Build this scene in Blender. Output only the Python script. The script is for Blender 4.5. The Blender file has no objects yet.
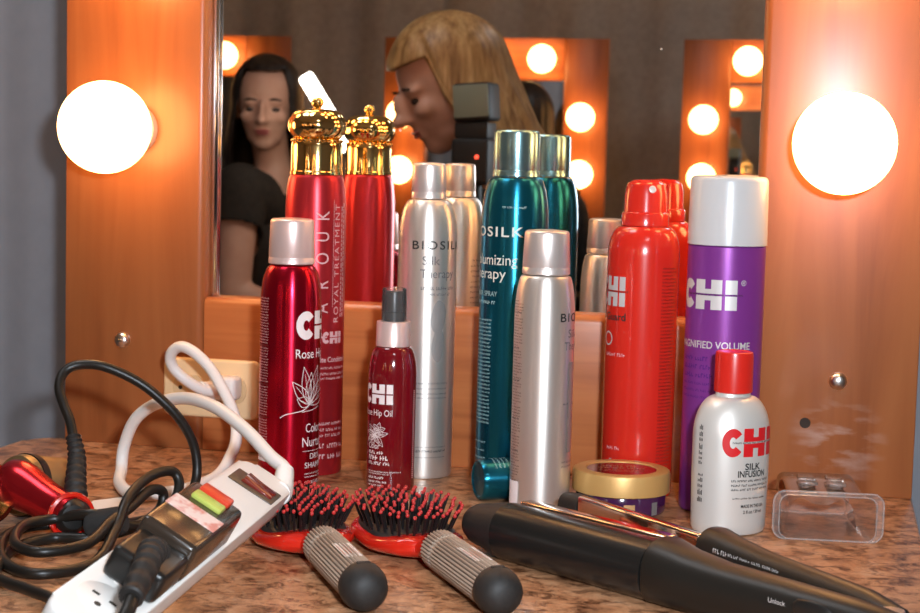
import bpy, bmesh, math, random
from mathutils import Vector, Matrix
from math import sin, cos, pi, radians, asin, atan2, sqrt
random.seed(7)
scene = bpy.context.scene
COL = scene.collection
Z0 = 0.76                       # counter top height above the floor
EYE = Vector((0.35448, -1.55844, 0.30552 + Z0))

# ------------------------------------------------------------------ materials
def mat(name, color, rough=0.5, metal=0.0, coat=0.0, trans=0.0, ior=1.45, emit=None, estr=0.0, spec=0.5, aniso=0.0):
    m = bpy.data.materials.new(name); m.use_nodes = True
    b = m.node_tree.nodes['Principled BSDF']
    b.inputs['Base Color'].default_value = (*color, 1)
    b.inputs['Roughness'].default_value = rough
    b.inputs['Metallic'].default_value = metal
    b.inputs['Coat Weight'].default_value = coat
    b.inputs['Coat Roughness'].default_value = 0.08
    b.inputs['Transmission Weight'].default_value = trans
    b.inputs['IOR'].default_value = ior
    b.inputs['Specular IOR Level'].default_value = spec
    b.inputs['Anisotropic'].default_value = aniso; b.inputs['Anisotropic Rotation'].default_value = .25 if aniso else 0
    if emit:
        b.inputs['Emission Color'].default_value = (*emit, 1)
        b.inputs['Emission Strength'].default_value = estr
    return m

def nodes(m): return m.node_tree.nodes, m.node_tree.links, m.node_tree.nodes['Principled BSDF']

def noise_color(m, stops, scale=(1, 1, 1), nscale=5.0, detail=6, rough=0.6, dist=0.0, bump=0.0, rough_range=None):
    n, l, b = nodes(m)
    tc = n.new('ShaderNodeTexCoord'); mp = n.new('ShaderNodeMapping'); tx = n.new('ShaderNodeTexNoise'); rp = n.new('ShaderNodeValToRGB')
    mp.inputs['Scale'].default_value = scale
    tx.inputs['Scale'].default_value = nscale; tx.inputs['Detail'].default_value = detail
    tx.inputs['Roughness'].default_value = rough; tx.inputs['Distortion'].default_value = dist
    l.new(tc.outputs['Object'], mp.inputs['Vector']); l.new(mp.outputs['Vector'], tx.inputs['Vector']); l.new(tx.outputs['Fac'], rp.inputs['Fac'])
    e = rp.color_ramp.elements
    while len(e) < len(stops): e.new(0.5)
    for k, (p, c) in enumerate(stops):
        e[k].position = p; e[k].color = (*c, 1)
    l.new(rp.outputs['Color'], b.inputs['Base Color'])
    if bump:
        bp = n.new('ShaderNodeBump'); bp.inputs['Strength'].default_value = bump; bp.inputs['Distance'].default_value = 0.002
        l.new(tx.outputs['Fac'], bp.inputs['Height']); l.new(bp.outputs['Normal'], b.inputs['Normal'])
    if rough_range:
        mr = n.new('ShaderNodeMapRange'); mr.inputs['To Min'].default_value = rough_range[0]; mr.inputs['To Max'].default_value = rough_range[1]
        l.new(tx.outputs['Fac'], mr.inputs['Value']); l.new(mr.outputs['Result'], b.inputs['Roughness'])
    return m

def wood(name, scale, tint=1.0):
    m = mat(name, (.3, .1, .04), 0.36, coat=0.35, spec=0.45)
    m.node_tree.nodes['Principled BSDF'].inputs['Coat Roughness'].default_value = 0.27
    c = lambda r, g, b: (r * tint, g * tint, b * tint)
    return noise_color(m, [(0.25, c(.25, .070, .020)), (0.5, c(.36, .112, .034)), (0.75, c(.43, .145, .046))], scale, 3.0, 5, 0.55, 0.6)

M = {}
M['wood_v'] = wood('cherry_wood_vertical', (9, 9, .8), .86)
M['wood_h'] = wood('cherry_wood_horizontal', (.8, 9, 16), 1.25)
def pale_streaks(m, cx, cz, R):
    """pale streaky patch mixed into the wood colour near the screw hole."""
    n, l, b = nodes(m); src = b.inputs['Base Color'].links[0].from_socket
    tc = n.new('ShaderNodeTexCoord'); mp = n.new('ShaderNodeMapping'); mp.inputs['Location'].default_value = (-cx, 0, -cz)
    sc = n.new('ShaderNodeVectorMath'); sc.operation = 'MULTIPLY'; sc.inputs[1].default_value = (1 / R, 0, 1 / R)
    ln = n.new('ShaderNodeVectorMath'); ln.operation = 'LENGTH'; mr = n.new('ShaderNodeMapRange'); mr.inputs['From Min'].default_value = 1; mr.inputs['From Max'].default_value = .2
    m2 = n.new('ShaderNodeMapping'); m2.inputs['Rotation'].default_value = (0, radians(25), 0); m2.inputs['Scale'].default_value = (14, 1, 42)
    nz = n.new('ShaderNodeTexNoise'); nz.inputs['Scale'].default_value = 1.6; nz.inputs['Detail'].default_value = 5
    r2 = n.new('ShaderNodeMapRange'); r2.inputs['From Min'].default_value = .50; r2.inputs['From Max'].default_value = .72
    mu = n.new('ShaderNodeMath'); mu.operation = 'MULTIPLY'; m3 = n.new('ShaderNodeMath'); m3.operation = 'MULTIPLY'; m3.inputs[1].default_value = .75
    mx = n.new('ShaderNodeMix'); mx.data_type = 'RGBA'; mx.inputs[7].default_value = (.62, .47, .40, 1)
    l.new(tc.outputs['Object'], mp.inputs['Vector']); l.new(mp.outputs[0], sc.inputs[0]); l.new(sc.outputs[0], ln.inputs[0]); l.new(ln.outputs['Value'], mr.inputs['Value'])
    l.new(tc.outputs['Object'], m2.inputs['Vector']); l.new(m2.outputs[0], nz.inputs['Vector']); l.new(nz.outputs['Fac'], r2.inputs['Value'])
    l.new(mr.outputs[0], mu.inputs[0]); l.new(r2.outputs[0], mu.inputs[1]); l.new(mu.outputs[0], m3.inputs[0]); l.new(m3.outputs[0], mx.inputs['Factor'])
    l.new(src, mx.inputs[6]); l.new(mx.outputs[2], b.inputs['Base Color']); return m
M['wood_streaked'] = pale_streaks(wood('cherry_wood_streaked', (9, 9, .8), .86), .366, .052, .050)
M['laminate'] = None
def make_laminate():
    m = mat('granite_laminate', (.4, .2, .1), 0.28, spec=0.55)
    n, l, b = nodes(m)
    tc = n.new('ShaderNodeTexCoord')
    def nz(scale, s, det, ro, dist=0.0):
        mp = n.new('ShaderNodeMapping'); mp.inputs['Scale'].default_value = scale
        t = n.new('ShaderNodeTexNoise'); t.inputs['Scale'].default_value = s; t.inputs['Detail'].default_value = det; t.inputs['Roughness'].default_value = ro; t.inputs['Distortion'].default_value = dist
        l.new(tc.outputs['Object'], mp.inputs['Vector']); l.new(mp.outputs['Vector'], t.inputs['Vector']); return t
    def ramp(t, stops):
        r = n.new('ShaderNodeValToRGB'); e = r.color_ramp.elements
        while len(e) < len(stops): e.new(0.5)
        for k, (p, c) in enumerate(stops): e[k].position = p; e[k].color = (*c, 1)
        l.new(t.outputs['Fac'], r.inputs['Fac']); return r
    base = ramp(nz((1, .8, 1), 44, 6, .68, .6), [(.3, (.15, .072, .040)), (.44, (.42, .195, .092)), (.58, (.56, .285, .145)), (.75, (.58, .38, .25))])
    dark = ramp(nz((.75, 1, 1), 72, 6, .72, .8), [(.48, (1, 1, 1)), (.61, (.20, .135, .10))])
    mx = n.new('ShaderNodeMix'); mx.data_type = 'RGBA'; mx.blend_type = 'MULTIPLY'; mx.inputs['Factor'].default_value = 0.9
    l.new(base.outputs['Color'], mx.inputs[6]); l.new(dark.outputs['Color'], mx.inputs[7])
    l.new(mx.outputs[2], b.inputs['Base Color'])
    return m
M['laminate'] = make_laminate()
M['drape_blue'] = noise_color(mat('blue_grey_drape', (.2, .22, .27), 0.95, spec=.1), [(.3, (.245, .243, .265)), (.7, (.265, .263, .285))], (1, 1, 1), 30, 3)
M['drape_grey'] = noise_color(mat('taupe_drape', (.2, .2, .2), 0.95, spec=.1), [(.3, (.42, .37, .32)), (.7, (.50, .44, .385))], (1, 1, 1), 40, 3)
M['mirror'] = mat('mirror_glass', (.93, .93, .91), 0.008, 1.0)
def dust(m):
    """a few specks of dust and hairspray on the glass."""
    n, l, b = nodes(m); tc = n.new('ShaderNodeTexCoord'); v = n.new('ShaderNodeTexVoronoi'); v.inputs['Scale'].default_value = 26; v.inputs['Randomness'].default_value = 1
    c = n.new('ShaderNodeMapRange'); c.inputs['From Min'].default_value = .045; c.inputs['From Max'].default_value = .018; c.inputs['To Max'].default_value = .55
    w = n.new('ShaderNodeMath'); w.operation = 'SUBTRACT'; w.inputs[0].default_value = 1.0
    q = n.new('ShaderNodeMath'); q.operation = 'MULTIPLY'; g = n.new('ShaderNodeMath'); g.operation = 'GREATER_THAN'; g.inputs[1].default_value = .72
    sp = n.new('ShaderNodeSeparateColor')
    l.new(tc.outputs['Object'], v.inputs['Vector']); l.new(v.outputs['Distance'], c.inputs['Value']); l.new(v.outputs['Color'], sp.inputs[0]); l.new(sp.outputs[0], g.inputs[0])
    l.new(c.outputs[0], q.inputs[0]); l.new(g.outputs[0], q.inputs[1]); l.new(q.outputs[0], w.inputs[1]); l.new(w.outputs[0], b.inputs['Metallic'])
    return m
dust(M['mirror'])
M['chrome'] = mat('chrome', (.82, .82, .82), 0.12, 1.0)
M['steel'] = mat('zinc_bolt', (.75, .73, .7), 0.28, 1.0)
M['dark_hole'] = mat('dark_hole', (.03, .02, .015), 0.8)
M['bulb'] = mat('lit_bulb_glass', (1, .9, .75), 0.3, emit=(1, .50, .17), estr=9.5)
M['socket'] = mat('lamp_socket', (.75, .6, .45), 0.4)
M['almond'] = mat('almond_plastic', (.80, .58, .33), 0.35)
M['almond_dark'] = mat('almond_face', (.66, .46, .25), 0.4)
M['black'] = mat('black_plastic', (.012, .011, .010), 0.32)
M['black_soft'] = mat('black_soft_touch', (.011, .009, .007), 0.40)
M['rubber'] = noise_color(mat('black_rubber', (.02, .02, .02), 0.6), [(.3, (.013, .011, .010)), (.7, (.019, .016, .014))], (1, 1, 1), 300, 2)
M['white_plastic'] = mat('white_plastic', (.80, .77, .73), 0.35)
M['white_cord'] = mat('white_cord', (.78, .74, .70), 0.4)
M['slot'] = mat('slot_dark', (.06, .05, .04), 0.7)
M['red_rocker'] = mat('red_rocker', (.16, .012, .006), 0.12, coat=.5)
M['brown_bezel'] = mat('brown_bezel', (.09, .06, .04), 0.35)
M['adapter'] = mat('adapter_black', (.035, .024, .017), 0.22, coat=.3)
M['button_green'] = mat('green_button', (.44, .50, .10), 0.35)
M['button_red'] = mat('red_button', (.62, .05, .02), 0.3)
M['paper_pink'] = noise_color(mat('pink_label', (.8, .6, .55), 0.6), [(.45, (.78, .60, .54)), (.6, (.65, .25, .2))], (1, 1, 1), 90, 2)
M['paper'] = mat('white_paper', (.78, .74, .70), 0.6)
M['gold'] = mat('polished_gold', (.95, .68, .28), 0.10, 1.0)
M['bronze'] = mat('bronze_gold', (.34, .24, .12), 0.42, .8)
M['red_gloss'] = mat('red_gloss_plastic', (.60, .018, .008), 0.14, coat=.6)
M['red_metal'] = mat('red_lacquer_metal', (.55, .02, .03), 0.22, .85)
M['rose_can'] = mat('rose_red_metallic', (.50, .008, .028), 0.24, .9, aniso=.8)
M['royal_can'] = mat('royal_red_metallic', (.60, .035, .045), 0.36, .75, aniso=.7)
M['pink_cap'] = mat('rose_silver_cap', (.82, .60, .55), 0.34, .5)
M['rose_bottle'] = mat('dark_red_bottle', (.16, .004, .008), 0.10, 0, coat=.8)
def clear_film(name, tint, haze, rough):
    """thin clear plastic: see-through with a surface gloss and a little haze."""
    m = bpy.data.materials.new(name); m.use_nodes = True; n, l = m.node_tree.nodes, m.node_tree.links
    n.clear(); out = n.new('ShaderNodeOutputMaterial'); tr = n.new('ShaderNodeBsdfTransparent'); gl = n.new('ShaderNodeBsdfGlossy'); df = n.new('ShaderNodeBsdfDiffuse')
    fr = n.new('ShaderNodeFresnel'); m1 = n.new('ShaderNodeMixShader'); m2 = n.new('ShaderNodeMixShader')
    fr.inputs['IOR'].default_value = 1.5; tr.inputs['Color'].default_value = (*tint, 1); gl.inputs['Roughness'].default_value = rough; df.inputs['Color'].default_value = (.9, .86, .84, 1)
    m1.inputs['Fac'].default_value = haze
    l.new(tr.outputs[0], m1.inputs[1]); l.new(df.outputs[0], m1.inputs[2]); l.new(fr.outputs[0], m2.inputs['Fac']); l.new(m1.outputs[0], m2.inputs[1]); l.new(gl.outputs[0], m2.inputs[2]); l.new(m2.outputs[0], out.inputs['Surface'])
    return m
M['clear'] = clear_film('clear_plastic', (.98, .97, .96), .10, .09)
M['clear_rim'] = clear_film('clear_plastic_rim', (.92, .89, .87), .15, .06)
M['clear_cap'] = clear_film('clear_overcap', (.98, .96, .96), .06, .08)
M['alu'] = mat('brushed_aluminium', (.82, .76, .70), 0.40, .82, aniso=.7)
M['alu_cap'] = mat('silver_cap', (.80, .70, .65), 0.34, .7)
M['teal_can'] = mat('teal_metallic', (.010, .155, .235), 0.26, .85, aniso=.8)
M['teal_cap'] = mat('teal_cap_metal', (.34, .60, .66), 0.27, .95, aniso=.7)
M['red_can'] = mat('red_enamel', (.62, .022, .012), 0.20, 0, coat=.5)
M['purple_can'] = mat('purple_enamel', (.23, .04, .27), 0.30, .3)
M['milky_cap'] = mat('milky_cap', (.62, .60, .59), 0.28, 0, trans=.12, coat=.2)
M['pearl'] = mat('pearl_silver', (.70, .66, .61), 0.38, .35)
M['red_cap'] = mat('red_disc_cap', (.62, .02, .012), 0.28)
M['lid_gold'] = mat('matte_gold_lid', (.62, .36, .12), 0.42, .35)
M['jar_purple'] = mat('jar_purple', (.055, .012, .055), 0.12, coat=.6)
M['jar_disc'] = mat('jar_disc', (.10, .008, .02), 0.12, coat=.6)
M['print_white'] = mat('print_white', (.85, .74, .72), 0.5)
M['print_pink'] = mat('print_pink', (.72, .38, .38), 0.5)
M['print_silver'] = mat('print_silver', (.62, .58, .56), 0.42, .2)
M['print_black'] = mat('print_black', (.02, .018, .016), 0.5)
M['print_grey'] = mat('print_grey', (.17, .15, .145), 0.5)
M['print_brown'] = mat('print_brown', (.20, .11, .06), 0.5)
M['print_red'] = mat('print_red', (.62, .012, .015), 0.4)
M['print_purple'] = mat('print_purple', (.10, .012, .20), 0.5)
M['print_dark_red'] = mat('print_dark_red', (.16, .006, .004), 0.5)
M['print_gold'] = mat('print_gold', (.62, .36, .16), 0.4, .4)
M['print_teal'] = mat('print_pale_teal', (.34, .52, .50), 0.5)
M['taupe'] = mat('taupe_rubber', (.42, .33, .26), 0.55)
M['taupe_dark'] = mat('taupe_groove', (.075, .055, .045), 0.7)
M['bristle'] = mat('black_bristle', (.012, .010, .010), 0.4, spec=.3)
M['tip_red'] = mat('bristle_tip_red', (.50, .03, .028), 0.35)
M['cushion'] = mat('black_cushion', (.02, .018, .018), 0.5)
M['plate'] = mat('copper_tinted_plate', (.78, .62, .52), 0.10, 1.0)
M['floor'] = noise_color(mat('grey_carpet', (.15, .15, .15), 0.95), [(.35, (.11, .11, .12)), (.65, (.18, .18, .19))], (1, 1, 1), 80, 4)
M['ceiling'] = noise_color(mat('ceiling_tile', (.7, .7, .68), 0.9), [(.3, (.62, .62, .6)), (.7, (.72, .72, .7))], (1, 1, 1), 40, 4)
M['wall'] = noise_color(mat('painted_wall', (.4, .38, .36), 0.85), [(.3, (.36, .34, .32)), (.7, (.42, .40, .37))], (1, 1, 1), 12, 4)
M['cabinet'] = noise_color(mat('cabinet_brown', (.2, .1, .05), 0.5), [(.3, (.16, .08, .04)), (.7, (.24, .12, .06))], (9, 9, .8), 3, 4)
M['fill_glow'] = mat('lit_fill_panel', (1, 1, 1), 0.5, emit=(.95, .97, 1), estr=7.0)  # glow of the added overhead fill panels
M['wand_light'] = mat('lit_diffuser', (1, 1, 1), 0.4, emit=(1, .93, .82), estr=9)
M['led_red'] = mat('red_led', (1, .1, .05), 0.4, emit=(1, .08, .04), estr=2.0)
M['skin'] = noise_color(mat('skin', (.6, .3, .2), 0.5), [(.3, (.62, .32, .22)), (.7, (.70, .39, .27))], (1, 1, 1), 14, 4)
M['blonde'] = noise_color(mat('blonde_hair', (.5, .3, .12), 0.42), [(.3, (.24, .11, .038)), (.5, (.50, .28, .105)), (.7, (.72, .46, .21))], (14, 14, .8), 5, 4)
M['brunette'] = noise_color(mat('dark_hair', (.03, .02, .015), 0.45), [(.3, (.012, .007, .005)), (.7, (.035, .019, .012))], (14, 14, .8), 5, 4)
M['cloth_black'] = noise_color(mat('black_cloth', (.02, .02, .02), 0.9), [(.3, (.014, .013, .013)), (.7, (.03, .028, .026))], (1, 1, 1), 60, 3)
M['cloth_brown'] = noise_color(mat('dark_brown_cloth', (.05, .03, .02), 0.9), [(.3, (.018, .012, .008)), (.7, (.034, .023, .015))], (1, 1, 1), 40, 3)
M['denim'] = noise_color(mat('dark_denim', (.04, .05, .09), 0.9), [(.3, (.03, .04, .07)), (.7, (.05, .06, .1))], (1, 1, 1), 60, 3)
M['eye'] = mat('eye', (.05, .035, .03), 0.15)
M['lip'] = mat('lip', (.42, .10, .09), 0.4)
M['grey_green'] = mat('grey_green_plate', (.22, .25, .19), 0.6)
M['pad'] = mat('black_vinyl', (.02, .02, .022), 0.4)

# ------------------------------------------------------------------ mesh helpers
def new_obj(name, bm, m, parent=None, smooth=True, angle=35, mats=None):
    me = bpy.data.meshes.new(name)
    bm.normal_update(); bm.to_mesh(me); bm.free()
    for x in (mats or [m]): me.materials.append(x)
    if smooth:
        me.polygons.foreach_set('use_smooth', [True] * len(me.polygons))
        me.set_sharp_from_angle(angle=radians(angle))
    o = bpy.data.objects.new(name, me); COL.objects.link(o)
    if parent: o.parent = parent
    return o

def empty(name, label, cat, loc=(0, 0, 0), rotz=0.0, group=None, matrix=None):
    o = bpy.data.objects.new(name, None); COL.objects.link(o)
    if matrix is not None: o.matrix_world = matrix
    else: o.location = loc; o.rotation_euler = (0, 0, rotz)
    o.empty_display_size = 0.02
    o['label'] = label; o['category'] = cat
    if group: o['group'] = group
    return o

def tag(o, label=None, cat=None, group=None, kind=None):
    if label: o['label'] = label
    if cat: o['category'] = cat
    if group: o['group'] = group
    if kind: o['kind'] = kind
    return o

def part_label(o, s): o['label'] = s; return o

def add_lathe(bm, prof, seg=64, M4=None, mi=0, rad=None, close=True):
    """prof: (r, z) bottom to top; rad(theta, i) scales the radius."""
    rings = []
    for i, (r, z) in enumerate(prof):
        if r < 1e-6:
            rings.append([bm.verts.new((0, 0, z))])
        else:
            ring = []
            for k in range(seg):
                t = 2 * pi * k / seg
                s = rad(t, i) if rad else 1.0
                ring.append(bm.verts.new((r * s * cos(t), r * s * sin(t), z)))
            rings.append(ring)
    fs = []
    for a, b in zip(rings, rings[1:]):
        for k in range(seg):
            j = (k + 1) % seg
            if len(a) == 1 and len(b) == 1: continue
            if len(a) == 1: fs.append(bm.faces.new((a[0], b[j], b[k])))
            elif len(b) == 1: fs.append(bm.faces.new((a[k], a[j], b[0])))
            else: fs.append(bm.faces.new((a[k], a[j], b[j], b[k])))
    if close:
        if len(rings[0]) > 1: fs.append(bm.faces.new(list(reversed(rings[0]))))
        if len(rings[-1]) > 1: fs.append(bm.faces.new(rings[-1]))
    for f in fs: f.material_index = mi
    vs = [v for r in rings for v in r]
    if M4 is not None: bmesh.ops.transform(bm, matrix=M4, verts=vs)
    return vs

def add_box(bm, lo, hi, bev=0.0, seg=2, M4=None, mi=0):
    r = bmesh.ops.create_cube(bm, size=1.0)
    vs = r['verts']; c = [(a + b) / 2 for a, b in zip(lo, hi)]; s = [b - a for a, b in zip(lo, hi)]
    for v in vs: v.co = Vector((c[0] + v.co.x * s[0], c[1] + v.co.y * s[1], c[2] + v.co.z * s[2]))
    fs = set(f for v in vs for f in v.link_faces)
    if bev > 0:
        es = set(e for v in vs for e in v.link_edges)
        rb = bmesh.ops.bevel(bm, geom=list(es), offset=bev, segments=seg, profile=0.5, affect='EDGES')
        vs = list(set(v for f in rb['faces'] for v in f.verts) | set(v for v in vs if v.is_valid))
        fs = set(f for v in vs for f in v.link_faces)
    for f in fs: f.material_index = mi
    if M4 is not None: bmesh.ops.transform(bm, matrix=M4, verts=list(vs))
    return vs

def catmull(pts, n=8, closed=False):
    P = [Vector(p) for p in pts]; out = []
    m = len(P)
    for i in range(m if closed else m - 1):
        if closed: a, b, c, d = P[i - 1], P[i], P[(i + 1) % m], P[(i + 2) % m]
        else: a, b, c, d = P[max(i - 1, 0)], P[i], P[i + 1], P[min(i + 2, m - 1)]
        for k in range(n):
            t = k / n
            out.append(0.5 * ((2 * b) + (c - a) * t + (2 * a - 5 * b + 4 * c - d) * t * t + (3 * b - a - 3 * c + d) * t ** 3))
    if not closed: out.append(P[-1])
    return out

def add_tube(bm, pts, r, seg=12, mi=0, flat=1.0, closed=False):
    """r: radius or list; swept along pts with parallel transport."""
    P = [Vector(p) for p in pts]; n = len(P)
    T = []
    for i in range(n):
        a = P[i - 1] if (closed or i > 0) else P[i]; b = P[(i + 1) % n] if (closed or i < n - 1) else P[i]
        T.append((b - a).normalized())
    up = Vector((0, 0, 1)) if abs(T[0].z) < .9 else Vector((1, 0, 0))
    N = (up - T[0] * up.dot(T[0])).normalized(); rings = []
    for i in range(n):
        N = (N - T[i] * N.dot(T[i])).normalized(); B = T[i].cross(N)
        rr = r[i] if isinstance(r, (list, tuple)) else r
        rings.append([bm.verts.new(P[i] + (N * cos(2 * pi * k / seg) * rr * flat + B * sin(2 * pi * k / seg) * rr)) for k in range(seg)])
    fs = []
    for i in range(n if closed else n - 1):
        a, b = rings[i], rings[(i + 1) % n]
        for k in range(seg): fs.append(bm.faces.new((a[k], a[(k + 1) % seg], b[(k + 1) % seg], b[k])))
    if not closed:
        fs.append(bm.faces.new(list(reversed(rings[0])))); fs.append(bm.faces.new(rings[-1]))
    for f in fs: f.material_index = mi
    return rings

def add_ball(bm, c, r, u=24, v=14, mi=0, M4=None):
    q = bmesh.ops.create_uvsphere(bm, u_segments=u, v_segments=v, radius=1.0)
    s = r if isinstance(r, (tuple, list)) else (r, r, r)
    for x in q['verts']: x.co = Vector((c[0] + x.co.x * s[0], c[1] + x.co.y * s[1], c[2] + x.co.z * s[2]))
    if M4 is not None: bmesh.ops.transform(bm, matrix=M4, verts=q['verts'])
    for f in set(f for x in q['verts'] for f in x.link_faces): f.material_index = mi
    return q['verts']

def add_loft(bm, secs, seg=40, mi=0, cap=True, axis='x'):
    """secs: (s, cy, cz, hy, hz, exponent) superellipse sections along local x."""
    rings = []
    for s, cy, cz, hy, hz, ex in secs:
        ring = []
        for k in range(seg):
            t = 2 * pi * k / seg; c, q = cos(t), sin(t)
            y = cy + hy * abs(c) ** (2 / ex) * (1 if c >= 0 else -1); z = cz + hz * abs(q) ** (2 / ex) * (1 if q >= 0 else -1)
            ring.append(bm.verts.new((s, y, z)))
        rings.append(ring)
    fs = []
    for a, b in zip(rings, rings[1:]):
        for k in range(seg): fs.append(bm.faces.new((a[k], a[(k + 1) % seg], b[(k + 1) % seg], b[k])))
    if cap: fs += [bm.faces.new(list(reversed(rings[0]))), bm.faces.new(rings[-1])]
    for f in fs: f.material_index = mi

def rrect(x0, y0, x1, y1, R, n=8):
    out = []
    for cx, cy, a0 in ((x1 - R, y1 - R, 0), (x0 + R, y1 - R, pi / 2), (x0 + R, y0 + R, pi), (x1 - R, y0 + R, 3 * pi / 2)):
        out += [(cx + R * cos(a0 + pi / 2 * i / n), cy + R * sin(a0 + pi / 2 * i / n)) for i in range(n + 1)]
    return out

def add_prism(bm, pts, z0, z1, M4=None, mi=0):
    a = [bm.verts.new((x, y, z0)) for x, y in pts]; b = [bm.verts.new((x, y, z1)) for x, y in pts]
    fs = [bm.faces.new(list(reversed(a))), bm.faces.new(b)]; n = len(pts)
    for k in range(n): fs.append(bm.faces.new((a[k], a[(k + 1) % n], b[(k + 1) % n], b[k])))
    for f in fs: f.material_index = mi
    if M4 is not None: bmesh.ops.transform(bm, matrix=M4, verts=a + b)
    return a + b

# ------------------------------------------------------------------ lettering (flat 2-D meshes, then bent round a body)
_fonts = {}
def text2d(bm, s, x, y, h, align='LEFT', bold=0.0, sx=1.0, track=1.0, width=None, rot=0.0, mi=0):
    """adds the filled outline of s; cap height h, lower-left (or centre) at x, y; width fits the run to a length."""
    cu = bpy.data.curves.new('glyphs', 'FONT'); cu.body = s; cu.size = 1.0; cu.space_character = track; cu.offset = bold; cu.resolution_u = 4
    ob = bpy.data.objects.new('glyphs', cu); COL.objects.link(ob)
    me = bpy.data.meshes.new_from_object(ob.evaluated_get(bpy.context.evaluated_depsgraph_get()))
    if 'H' not in _fonts:
        c2 = bpy.data.curves.new('g2', 'FONT'); c2.body = 'H'; o2 = bpy.data.objects.new('g2', c2); COL.objects.link(o2)
        m2 = bpy.data.meshes.new_from_object(o2.evaluated_get(bpy.context.evaluated_depsgraph_get()))
        _fonts['H'] = max(v.co.y for v in m2.vertices)
        bpy.data.objects.remove(o2); bpy.data.curves.remove(c2); bpy.data.meshes.remove(m2)
    k = h / _fonts['H']
    xs = [v.co.x for v in me.vertices]; x0, x1 = min(xs), max(xs)
    kx = k * sx if width is None else width / (x1 - x0)
    off = {'LEFT': x0, 'CENTER': (x0 + x1) / 2, 'RIGHT': x1}[align]
    vs = [bm.verts.new((0, 0, 0)) for _ in me.vertices]
    for v, w in zip(me.vertices, vs):
        a, b = (v.co.x - off) * kx, v.co.y * k
        if rot: a, b = a * cos(rot) - b * sin(rot), a * sin(rot) + b * cos(rot)
        w.co = Vector((x + a, y + b, 0))
    for p in me.polygons:
        try:
            f = bm.faces.new([vs[i] for i in p.vertices]); f.material_index = mi
        except ValueError: pass
    bpy.data.objects.remove(ob); bpy.data.curves.remove(cu); bpy.data.meshes.remove(me)

def quad2d(bm, x0, y0, x1, y1, mi=0):
    f = bm.faces.new([bm.verts.new((x, y, 0)) for x, y in ((x0, y0), (x1, y0), (x1, y1), (x0, y1))]); f.material_index = mi

def ribbon2d(bm, pts, w, mi=0):
    P = [Vector((p[0], p[1], 0)) for p in pts]; L = []
    for i in range(len(P)):
        t = (P[min(i + 1, len(P) - 1)] - P[max(i - 1, 0)])
        t = t.normalized() if t.length > 1e-9 else Vector((1, 0, 0)); n = Vector((-t.y, t.x, 0)) * w / 2
        L.append((bm.verts.new(P[i] + n), bm.verts.new(P[i] - n)))
    for a, b in zip(L, L[1:]):
        f = bm.faces.new((a[1], b[1], b[0], a[0])); f.material_index = mi

def chi2d(bm, x, y, h, mi=0, bar=None, w=None):
    """heavy joined C H I lettering with a bar through its middle; lower left at x, y. returns width."""
    W = w or h * 1.85; k = W / 1.85; R = h / 2; t = 0.30 * k
    n = 28; a0, a1 = radians(38), radians(322); rx = 0.31 * k
    prev = None
    for i in range(n + 1):
        a = a0 + (a1 - a0) * i / n
        o = (x + rx + rx * cos(a), y + R + R * sin(a)); q = (x + rx + (rx - t * .72) * cos(a), y + R + (R - t * .86) * sin(a))
        if prev:
            f = bm.faces.new([bm.verts.new((p[0], p[1], 0)) for p in (prev[0], prev[1], q, o)]); f.material_index = mi
        prev = (o, q)
    hx = x + 0.62 * k; g = 0.034 * h
    def split(x0, x1):
        quad2d(bm, x0, y, x1, y + R - g, mi); quad2d(bm, x0, y + R + g, x1, y + h, mi)
    split(hx, hx + .30 * k); split(hx + .48 * k, hx + .78 * k)
    quad2d(bm, hx + .30 * k, y + R - .19 * h, hx + .48 * k, y + R - g, mi); quad2d(bm, hx + .30 * k, y + R + g, hx + .48 * k, y + R + .19 * h, mi)
    split(hx + .87 * k, hx + 1.19 * k)
    if bar is not None:
        micro2d(bm, x + .30 * k, hx + 1.36 * k, y + R - .030 * h, .060 * h, bar, gap=.2)
    return W

def micro2d(bm, x0, x1, y, h, mi=0, gap=0.3, rnd=random):
    """a line of print too small to read: word-sized strokes."""
    x = x0
    while x < x1 - h * .5:
        w = min(h * rnd.uniform(1.6, 5.0), x1 - x); e = x + w
        while x < e - h * .2:                       # letters of one word
            c = h * rnd.uniform(.38, .62); q = h * rnd.choice((0, 0, 0, .25))
            quad2d(bm, x, y, x + c * .42, y + h - q, mi)
            k = h * rnd.choice((0, .35, .7)); quad2d(bm, x + c * .42, y + k, x + c, y + k + h * .3, mi)
            x += c + h * .18
        x += h * (gap + .25)

def barcode2d(bm, x0, y0, x1, y1, white, black, vertical=False):
    quad2d(bm, x0, y0, x1, y1, white)
    p, e = (y0, y1) if vertical else (x0, x1)
    t = p + (e - p) * .06
    for f in bm.faces[-1:]: pass
    while t < e - (e - p) * .08:
        w = (e - p) * random.choice((.015, .03, .045))
        (quad2d(bm, x0 + (x1 - x0) * .12, t, x1 - (x1 - x0) * .2, t + w, black) if vertical else quad2d(bm, t, y0 + (y1 - y0) * .15, t + w, y1 - (y1 - y0) * .1, black))
        t += w + (e - p) * random.choice((.02, .035))

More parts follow.
